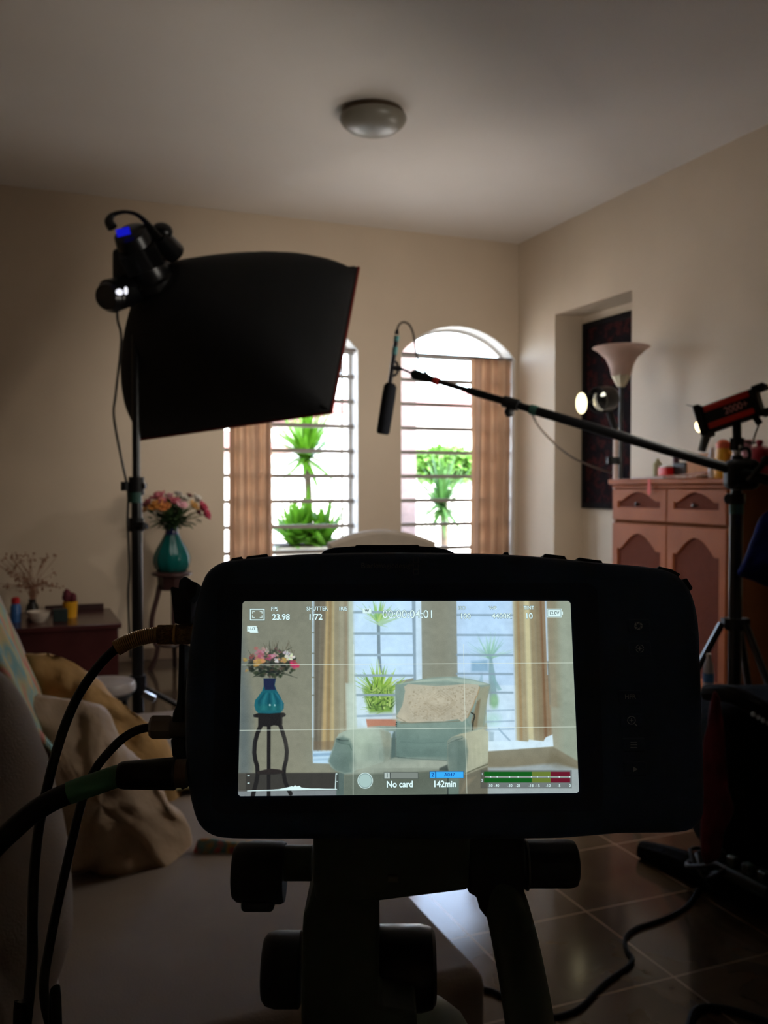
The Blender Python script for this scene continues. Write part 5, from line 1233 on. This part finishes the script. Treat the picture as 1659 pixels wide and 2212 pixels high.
# seat
poly([zc(940, 715), zc(1100, 690), zc(1300, 630), zc(1420, 580), zc(1480, 563), zd(0, 556), zd(200, 570), zd(430, 580), zd(440, 660), zd(300, 662), zd(120, 690), zd(-200, 700), zc(1100, 720)], (152, 160, 144), 1)
poly([zc(1010, 720), zc(1200, 712), zd(-100, 690), zd(100, 690), zd(330, 660), zd(440, 660), zd(440, 900), zc(1000, 950)], (104, 112, 98), 3)
poly(Z(zc, (940, 700), (1010, 705), (1005, 940), (938, 940)), (88, 104, 98), 1.2)
# left arm
poly(Z(zc, (868, 600), (905, 500), (935, 400), (960, 355), (1020, 325), (1120, 308), (1250, 300), (1330, 300), (1400, 325), (1432, 360), (1436, 480), (1412, 580), (1365, 605), (1240, 650), (1120, 680), (1075, 706), (1010, 712), (930, 680), (890, 650)), (160, 174, 158), 1)
poly(Z(zc, (868, 600), (905, 500), (935, 400), (1000, 372), (1060, 400), (1090, 470), (1095, 600), (1080, 700), (1010, 708), (930, 680)), (112, 132, 122), 3)
poly(Z(zc, (935, 410), (990, 385), (1050, 400), (1050, 430), (980, 440)), (92, 112, 104), 2); pth(Z(zc, (945, 400), (985, 412), (1045, 412)), 2.2, (60, 74, 70), .9); pth(Z(zc, (940, 420), (990, 440), (1055, 450), (1080, 500)), 1.2, (84, 102, 94), 1)
poly(Z(zc, (1330, 320), (1425, 340), (1430, 480), (1410, 580), (1370, 600), (1360, 480)), (134, 132, 110), 3, .6)
poly(Z(zc, (1440, 360), (1474, 300), (1474, 560), (1425, 580)), (84, 102, 98), 2)
for x, y in ((1478, 250), (1476, 268), (1476, 284)): ell(*zc(x, y), 1.4, 1.6, (30, 32, 30))
poly(Z(zc, (1230, 290), (1330, 282), (1472, 286), (1474, 330), (1400, 330), (1330, 300)), (138, 156, 144), 1.5)
# right arm
poly(Z(zd, (430, 410), (470, 372), (540, 345), (640, 325), (740, 298), (788, 330), (786, 590), (700, 640), (600, 690), (450, 680), (432, 640)), (172, 172, 146), 1)
poly(Z(zd, (430, 412), (480, 378), (560, 362), (596, 400), (610, 500), (590, 690), (440, 690), (430, 600)), (106, 124, 114), 2.5)
poly(Z(zd, (434, 420), (480, 385), (545, 368), (590, 390), (560, 400), (500, 400), (440, 440)), (140, 152, 138), 1.5); pth(Z(zd, (440, 428), (500, 400), (560, 385)), 1.4, (70, 84, 78), .8)
for x in (640, 680, 720): pth(Z(zd, (x, 420), (x+10, 620)), 2.5, (186, 184, 158), 2, .5)
pth(Z(zd, (590, 690), (680, 650), (780, 612)), 2, (90, 88, 68), 1)
poly(Z(zd, (360, 645), (432, 612), (440, 668), (360, 664)), (44, 52, 50), 1.5)
poly(Z(zd, (440, 690), (540, 690), (535, 900), (438, 900)), (104, 120, 108), 1.5)
poly(Z(zd, (535, 700), (600, 700), (782, 630), (782, 900), (530, 900)), (112, 106, 88), 1.5); pth(Z(zd, (436, 730), (434, 880)), 2.2, (44, 50, 48), 1)
poly(Z(zd, (590, 740), (680, 720), (590, 820), (545, 870)), (140, 126, 100), 3, .6)
# lace pillow
lace = (182, 174, 152)
poly([zc(1480, 195), zc(1530, 100), zb(45, 950), zb(60, 860), zb(52, 822), zb(90, 796), zb(180, 806), zb(330, 818), zb(480, 808), zb(600, 796), zb(700, 806), zb(712, 826), zb(690, 900), zb(684, 960), zd(680, 20), zd(660, 90), zd(620, 160), zd(604, 205), zd(560, 240), zd(520, 215), zd(400, 235), zd(250, 238), zd(120, 250), zd(20, 235), zd(-60, 215), zc(1500, 222)], lace, 1)
for k in range(420):
    x_, y_ = rp_.uniform(880, 1026), rp_.uniform(1483, 1556)
    if x_ < 892 and y_ < 1500: continue
    if x_-862 < (1556-y_)*.35: continue
    if x_ > 1030-(y_-1483)*.30: continue
    ell(x_, y_, rp_.uniform(.8, 2.2), rp_.uniform(.7, 1.6), rp_.choice([(150, 138, 112), (204, 196, 174), (166, 152, 124), (140, 128, 104)]), .5, .6)
for k in range(3):
    q = [(952, 1490+k*7), (986-k*3, 1518), (952, 1546-k*7), (916+k*3, 1518), (952, 1490+k*7)]; pth(q, 1.1, (150, 138, 112), .8, .7)
pth([zc(1480, 200), zc(1560, 245), zd(20, 250), zd(250, 246), zd(420, 240), zd(540, 232)], 1.6, (120, 112, 90), .8, .8)
pth([zb(712, 826), zb(690, 905), zd(682, 20), zd(655, 95), zd(608, 200)], 2.2, (170, 134, 90), 1, .8)
pth(Z(zd, (640, 160), (665, 175), (668, 200), (655, 240), (650, 310)), 2.6, (44, 44, 38), .8)
# pedestal + vase + flowers
dk = (34, 28, 28)
poly(Z(zc, (195, 182), (240, 168), (340, 160), (470, 164), (488, 178), (480, 196), (456, 206), (456, 268), (430, 284), (380, 276), (340, 290), (290, 286), (262, 292), (240, 286), (240, 208), (200, 204)), dk, .8)
pth(Z(zc, (262, 280), (232, 350), (210, 430), (204, 520), (214, 590), (230, 640), (234, 720), (222, 790), (205, 850), (188, 925)), 9, dk, .7)
pth(Z(zc, (335, 280), (334, 500), (333, 920)), 8, dk, .7)
pth(Z(zc, (438, 280), (462, 350), (486, 430), (497, 510), (490, 590), (474, 650), (468, 710), (480, 780), (505, 840), (530, 890)), 8.5, dk, .7)
poly(Z(zc, (225, 692), (300, 674), (350, 666), (420, 672), (468, 684), (470, 706), (380, 718), (240, 718)), (46, 36, 34), .8)
poly([za(290, 770), za(396, 770), za(386, 830), za(400, 870), za(436, 930), za(462, 985), zc(470, 80), zc(468, 125), zc(440, 165), zc(340, 172), zc(240, 168), zc(215, 140), zc(205, 100), zc(212, 50), za(230, 945), za(275, 880), za(292, 830)], (22, 92, 106), .8)
poly([za(288, 770), za(398, 770), za(384, 830), za(398, 872), za(300, 872), za(290, 830)], (30, 34, 66), 1.5)
for x0, x1, c in ((236, 260, (14, 64, 78)), (322, 352, (12, 62, 74)), (404, 424, (14, 70, 84)), (276, 300, (40, 124, 130)), (368, 392, (42, 128, 134)), (440, 456, (48, 120, 150))):
    poly([za((x0+345)/2, 900), za((x1+345)/2, 900), zc(x1, 60), zc(x1, 140), zc(x0, 140), zc(x0, 60)], c, 1.5, .6)
ell(*zc(344, 96), 2.2, 2.4, (210, 230, 230)); ell(*zc(388, 98), 1.8, 2.4, (170, 210, 210)); poly(Z(zc, (225, 100), (300, 90), (440, 95), (450, 150), (240, 155)), (34, 110, 106), 4, .5)
for k in range(240):
    a = rp_.uniform(0, 6.28); r = rp_.random()**.6; x_, y_ = 365+math.cos(a)*r*215, 640+math.sin(a)*r*130
    if y_ > 720 and abs(x_-340) > 150-(y_-700)*.9: continue
    ell(*za(x_, y_), rp_.uniform(2, 6), rp_.uniform(1.5, 4), rp_.choice([(34, 40, 30), (44, 52, 36), (28, 30, 28), (60, 64, 44), (70, 52, 44)]), .4, .8)
for bx, by, tx, ty in ((400, 700, 590, 765), (400, 680, 540, 745), (280, 700, 190, 760), (240, 660, 150, 515), (280, 740, 200, 750), (400, 620, 600, 650), (350, 560, 340, 430), (380, 560, 420, 440), (420, 560, 540, 490), (380, 540, 400, 480)):
    poly(Z(za, (bx-10, by), (tx, ty), (bx+10, by+14)), (40, 44, 34), 1)
for x_, y_, r, c in ((255, 555, 44, (186, 96, 104)), (285, 510, 30, (190, 120, 130)), (240, 590, 30, (176, 70, 84)), (260, 625, 44, (196, 128, 58)), (215, 615, 22, (200, 140, 66)), (350, 575, 34, (184, 76, 96)), (385, 565, 26, (200, 130, 150)), (330, 590, 24, (150, 56, 70)), (405, 610, 24, (206, 204, 196)), (320, 520, 22, (186, 170, 150)), (470, 600, 30, (190, 146, 70)), (500, 560, 36, (206, 200, 180)), (540, 575, 30, (214, 212, 200)), (545, 640, 34, (188, 52, 84)), (580, 660, 28, (196, 60, 92)), (555, 615, 20, (170, 60, 76)), (120, 600, 20, (176, 128, 64)), (135, 700, 14, (160, 120, 66)), (180, 575, 22, (130, 60, 62)), (430, 530, 18, (110, 60, 54)), (400, 500, 16, (90, 64, 54))):
    for q in range(12):
        ell(*za(x_+rp_.gauss(0, r*.45), y_+rp_.gauss(0, r*.4)), r/4.15*.42, r/4.15*.34, [max(0, min(255, k_+rp_.uniform(-26, 26))) for k_ in c], .35, .85)
for k in range(40):
    x_ = rp_.uniform(300, 560); y_ = rp_.uniform(470, 560); pth([za(x_, y_), za(x_+rp_.uniform(-20, 20), y_-rp_.uniform(20, 50))], .9, (96, 84, 66), .5, .7)
for k in range(8): pth([za(380, 480), za(rp_.uniform(320, 430), rp_.uniform(415, 440))], .7, (120, 116, 96), .5, .6)
for cx_, cy_, rx_, ry_, c_, a_ in ((*zc(1180, 360), 38, 14, (184, 196, 180), .55), (*zc(1000, 620), 22, 18, (84, 102, 94), .5), (*zc(1300, 560), 26, 22, (132, 146, 132), .5), (*zc(1150, 470), 14, 30, (176, 188, 170), .4),
    (*zd(200, 330), 60, 12, (128, 150, 138), .5), (*zd(200, 520), 70, 12, (88, 108, 100), .5), (*zd(60, 450), 24, 30, (96, 118, 110), .4), (*zd(200, 610), 60, 12, (170, 176, 158), .55), (*zc(1250, 640), 36, 8, (166, 174, 156), .5),
    (*zd(680, 370), 22, 18, (190, 188, 162), .5), (*zd(520, 560), 14, 30, (88, 106, 98), .5), (*zd(480, 480), 8, 24, (124, 142, 132), .5), (*zd(100, 760), 60, 22, (84, 86, 72), .5), (*zb(770, 900), 8, 26, (168, 160, 130), .4),
    (*zb(480, 760), 44, 6, (150, 170, 156), .5), (*zb(300, 900), 30, 20, (196, 188, 166), .4), (*zd(350, 150), 40, 14, (166, 154, 128), .4), (*zd(30, 200), 16, 8, (196, 186, 160), .5),
    (*za(250, 350), 50, 60, (134, 132, 114), .4), (*zc(560, 350), 22, 60, (146, 140, 122), .35), (*zc(130, 300), 14, 70, (84, 94, 96), .35), (*zb(360, 400), 26, 70, (144, 142, 124), .3), (*zb(1480, 500), 22, 90, (164, 170, 150), .35)):
    ell(cx_, cy_, rx_, ry_, c_, .9, a_)
img = img*.88+img.mean(2, keepdims=True)*.12
# low-frequency cloth mottling, lens bloom around the bright windows
rng0 = np.random.default_rng(5)
def up(a):
    h, w = a.shape; yi = np.linspace(0, h-1.001, NYs); xi = np.linspace(0, w-1.001, NXs); y0 = yi.astype(int); x0 = xi.astype(int); fy = (yi-y0)[:, None]; fx = (xi-x0)[None]
    return (a[y0][:, x0]*(1-fx)+a[y0][:, x0+1]*fx)*(1-fy)+(a[y0+1][:, x0]*(1-fx)+a[y0+1][:, x0+1]*fx)*fy
mot = up(rng0.normal(0, 1, (26, 46)))*.5+up(rng0.normal(0, 1, (60, 100)))*.5
img *= (1+.028*mot)[..., None]
def boxb(a, r):
    for ax in (0, 1):
        p = np.pad(a, [(r+1, r) if i == ax else (0, 0) for i in range(3)], mode='edge'); c = np.cumsum(p, ax)
        a = (np.take(c, range(2*r+1, c.shape[ax]), ax)-np.take(c, range(0, c.shape[ax]-2*r-1), ax))/(2*r+1)
    return a
img = img*.55+boxb(img, 1)*.45
bl_ = boxb(boxb(np.clip(img-165, 0, 90), 22), 22); img = img+bl_*.45
# sensor grain + slight cool veil
rng = np.random.default_rng(2); img += rng.normal(0, 2.2, (NYs, NXs, 1)); img = img*.97+np.array([2, 7, 8])
# HUD (non-text)
wh = (222, 250, 250); sh_ = (70, 92, 96)
for a, b in (((522, 1436.4), (1240, 1431.8)), ((517, 1577.8), (1246, 1570))): pth([a, b], 1.1, (226, 240, 226), .5, .8)
for a, b in (((763.2, 1392), (762.8, 1716)), ((1001, 1392), (1008.5, 1714))): pth([a, b], 1.1, (226, 240, 226), .5, .75)
def rect(x0, y0, x1, y1, lw, col, al=1): pth([(x0, y0), (x1, y0), (x1, y1), (x0, y1), (x0, y0)], lw, col, .5, al)
rect(541, 1316.3, 570.5, 1339, 4.2, sh_, .5); rect(541, 1316.3, 570.5, 1339, 2.2, wh)
for sx, sy in ((545.5, 1321), (566, 1321), (545.5, 1334), (566, 1334)):
    ex = 4.2 if sx < 550 else -4.2; ey = 4 if sy < 1325 else -4; pth([(sx+ex, sy), (sx, sy), (sx, sy+ey)], 1.4, wh)
poly([(538, 1356), (556, 1356), (558, 1367), (540, 1367)], wh, .6); poly([(534, 1352.5), (554.5, 1352.5), (554.5, 1364), (534, 1364)], (222, 250, 250), .8)
for k in range(8): ell(557+.3*k*0, 1355+k*1.5, .8, .5, (60, 80, 80))
poly([(783.5, 1314.5), (802, 1314.5), (802, 1325), (783.5, 1325)], wh, .6)
poly([(1181.5, 1315), (1213.5, 1315), (1213.5, 1333.5), (1181.5, 1333.5)], wh, .7); rect(1183.3, 1316.8, 1211.7, 1331.7, .8, (90, 110, 112)); poly([(1213.5, 1321), (1216, 1321), (1216, 1328), (1213.5, 1328)], wh, .5)
poly(Z(zc, (130, 708), (960, 706), (962, 858), (128, 862)), (40, 40, 40), .8, .42)
pth(Z(zc, (142, 865), (944, 850)), 1.4, wh, .5); pth(Z(zc, (930, 848), (936, 712), (946, 712)), 1.8, wh, .5)
hist = [(0, 0), (60, 2), (120, 3), (180, 4), (230, 6), (280, 9), (330, 18), (370, 26), (395, 34), (410, 28), (425, 42), (440, 30), (465, 36), (480, 20), (520, 14), (570, 10), (640, 8), (700, 5), (780, 2)]
poly([zc(142, 864)]+[zc(145+x_, 862-x_*.017-h_) for x_, h_ in hist]+[zc(944, 850)], wh, .4)
for y in (730, 796): pth(Z(zc, (146, y), (160, y-2)), 1.8, wh, .5)
pth(Z(zc, (940, 780), (950, 780)), 1, wh, .4)
ell(*zc(1198, 773), 16.6, 17.2, wh, .05); ell(*zc(1198, 773), 14.8, 15.4, (40, 60, 62), .05); ell(*zc(1198, 773), 14.2, 14.8, (170, 200, 196), .05)
def bar(x0, y0, x1, y1, c, al=1.): poly([(x0, y0), (x1, y0), (x1+.2, y1), (x0, y1)], c, .5, al)
bar(829.5, 1668, 903.5, 1682.5, (60, 68, 66)); bar(830.3, 1668.8, 842, 1682, (180, 196, 192)); bar(844.3, 1668.8, 902.8, 1681.8, (128, 138, 132))
bar(928, 1666.5, 1001.5, 1681, (30, 74, 130)); bar(929, 1667.3, 940, 1680.5, (62, 176, 250)); bar(942, 1667, 1000.8, 1680.5, (62, 176, 250))
bar(1038, 1663.5, 1235, 1703, (70, 74, 72), .5)
for y0 in (1667, 1681):
    bar(1045.5, y0, 1149, y0+9.5, (22, 92, 32)); bar(1149, y0, 1189.5, y0+9.5, (104, 124, 54)); bar(1189.5, y0, 1231.5, y0+9.5, (104, 26, 44))
bar(1048, 1677.6, 1231, 1679.0, (170, 184, 176))
for x_ in (1060, 1074, 1101, 1119, 1148, 1161, 1185, 1208, 1231): ell(x_, 1678.3, 1.2, 1.4, wh)
img = np.clip(img, 0, 255)/255.0
lin_ = np.where(img <= .04045, img/12.92, ((img+.055)/1.055)**2.4)
me = bpy.data.meshes.new('screen_picture'); o3 = V(cam_t['_o'])
co = np.stack([WX-o3.x, WY-o3.y, WZ-o3.z], -1).reshape(-1, 3).astype(np.float32)
ii, jj = np.meshgrid(np.arange(NXs-1), np.arange(NYs-1)); a0 = (jj*NXs+ii).ravel()
# clip the four rounded corners
gx = np.minimum(ii, NXs-2-ii).ravel(); gy = np.minimum(jj, NYs-2-jj).ravel(); rad = 9
keep = ~((gx < rad) & (gy < rad) & (np.hypot(rad-gx-.5, rad-gy-.5) > rad)); a0 = a0[keep]
fq = np.stack([a0, a0+NXs, a0+NXs+1, a0+1], -1).astype(np.int32)
me.vertices.add(len(co)); me.vertices.foreach_set('co', co.ravel()); nf = len(fq)
me.loops.add(nf*4); me.loops.foreach_set('vertex_index', fq.ravel()); me.polygons.add(nf)
me.polygons.foreach_set('loop_start', np.arange(0, nf*4, 4, dtype=np.int32)); me.polygons.foreach_set('loop_total', np.full(nf, 4, np.int32)); me.update(calc_edges=True)
at = me.color_attributes.new('picture', 'FLOAT_COLOR', 'POINT')
at.data.foreach_set('color', np.concatenate([lin_.reshape(-1, 3), np.ones((NXs*NYs, 1))], 1).astype(np.float32).ravel())
m = bpy.data.materials.new('live_view_picture'); m.use_nodes = True; nt = m.node_tree; nt.nodes.clear()
e = nt.nodes.new('ShaderNodeEmission'); ca = nt.nodes.new('ShaderNodeVertexColor'); ca.layer_name = 'picture'; o_ = nt.nodes.new('ShaderNodeOutputMaterial')
nt.links.new(ca.outputs['Color'], e.inputs['Color']); nt.links.new(e.outputs[0], o_.inputs['Surface']); me.materials.append(m)
scr = bpy.data.objects.new('live_screen', me); COL.objects.link(scr); scr.parent = cam_t; scr['_o'] = cam_t['_o']
# HUD text
hud = emat('hud_white', (222, 250, 250)); hdk = emat('hud_dark', (50, 70, 74)); hbl = emat('hud_blue_ink', (18, 60, 150)); hsh = emat('hud_shadow', (84, 104, 106))
pxm_ = .2995/FPX
def T(s, px, py, capx, m=hud, al='CENTER', bold=0, wx_=1.0, n=.0023, shadow=True):
    size = capx*pxm_/.70
    if shadow: textobj(s, 'screen_text_shadow', hsh, scr, BP(px, py, n-.00012), bu, bv, size, al, off=(bold+.55)*pxm_*1.0, wx=wx_)
    return textobj(s, 'screen_text', m, scr, BP(px, py, n), bu, bv, size, al, off=bold*pxm_, wx=wx_)
T('FPS', 593, 1315.5, 8.2, bold=.15, wx_=.92); T('23.98', 607, 1333.5, 12.4, bold=.45, wx_=.98)
T('SHUTTER', 685, 1315, 8.2, bold=.15, wx_=.94); T('1/72', 681, 1333.3, 12.4, bold=.4)
T('IRIS', 741.5, 1315, 8.2, bold=.1); T('W', 792.6, 1319.8, 6, hdk, bold=.2, shadow=False)
T('00:00:04:01', 882, 1327.6, 17.5, bold=.05, wx_=.98)
T('ISO', 998, 1313.5, 7.4); T('100', 1005, 1331.6, 11.4, bold=.25)
T('WB', 1065, 1313.5, 7.4); T('4400K', 1083.5, 1331.2, 11.4, bold=.25)
T('TINT', 1142.5, 1313.2, 8, bold=.15, wx_=.92); T('10', 1142.5, 1331, 12, bold=.4)
T('12.0V', 1197, 1324.5, 7.6, hdk, bold=.1, wx_=.9, shadow=False); T('LUT', 544.3, 1358.2, 5.4, hdk, bold=.05, wx_=1.1, shadow=False)
T('1', 836.3, 1675.4, 8, hdk, bold=.2, shadow=False); T('2', 934.7, 1674, 8, hbl, bold=.2, shadow=False); T('A047', 971, 1673.8, 7.4, hbl, bold=.05, shadow=False)
T('No card', 863.5, 1694.6, 12.6, bold=.5, wx_=.93); T('142min', 960.5, 1694, 12.6, bold=.5, wx_=.93)
for s_, x_ in (('-50', 1059), ('-40', 1073), ('-30', 1101.5), ('-25', 1119), ('-18', 1147), ('-15', 1161), ('-10', 1184), ('-5', 1207.5), ('0', 1231)): T(s_, x_, 1697.3, 5.6, bold=.05, shadow=False)
T('1', 1041.4, 1672, 5.2, shadow=False); T('2', 1041.4, 1686, 5.2, shadow=False)
# ================================================================== LIGHT
wd = bpy.data.worlds.new('sky'); sc.world = wd; wd.use_nodes = True; nt = wd.node_tree
bgn = nt.nodes['Background']; sky = nt.nodes.new('ShaderNodeTexSky'); sky.sky_type = 'NISHITA'; sky.sun_disc = False
sky.sun_elevation = math.radians(48); sky.sun_rotation = math.radians(180); sky.air_density = 1; sky.dust_density = 3
mixn = nt.nodes.new('ShaderNodeMix'); mixn.data_type = 'RGBA'; mixn.inputs['Factor'].default_value = .6
mixn.inputs['B'].default_value = (.9, .95, 1.0, 1)
nt.links.new(sky.outputs[0], mixn.inputs['A']); nt.links.new(mixn.outputs['Result'], bgn.inputs['Color']); bgn.inputs['Strength'].default_value = SKY
def light(name, typ, loc, aim, energy, col, **k):
    ld = bpy.data.lights.new(name, typ); ld.energy = energy; ld.color = col
    for a, b in k.items(): setattr(ld, a, b)
    o = bpy.data.objects.new(name, ld); COL.objects.link(o); o.location = V(loc)
    o.rotation_mode = 'QUATERNION'; o.rotation_quaternion = (V(aim)-V(loc)).to_track_quat('-Z', 'Y'); return o
light('sun', 'SUN', (0, 0, 10), (1.5, 5, 0), SUN, (1, .97, .92), angle=math.radians(2))
tgt = P(400, 1130, 6.4)
light('lamp_beam', 'SPOT', LAMP_POS, tgt, LAMP, (1, .86, .68), spot_size=math.radians(46), spot_blend=.9, shadow_soft_size=.03)
wd_ = V((-.59, .715, -.38))
light('lamp_spill', 'SPOT', LAMP_POS+wd_*.02, LAMP_POS+wd_, WIDE, (1, .93, .82), spot_size=math.radians(158), spot_blend=.25, shadow_soft_size=.42)
light('spotlight_beam', 'AREA', lensc+V((-.62, .74, .15))*.05, lensc+V((-.62, .74, .15)), SPOT2, (1, .93, .84), shape='DISK', size=.08)
for (x0, x1) in (W1, W2):
    p = light('sky_portal', 'AREA', ((x0+x1)/2, YB+.24, (ZB+ZK)/2), ((x0+x1)/2, 0, (ZB+ZK)/2), 1, (1, 1, 1), shape='RECTANGLE', size=x1-x0, size_y=ZK-ZB)
    p.data.cycles.is_portal = True
for o in bpy.data.objects:
    if '_o' in o: del o['_o']
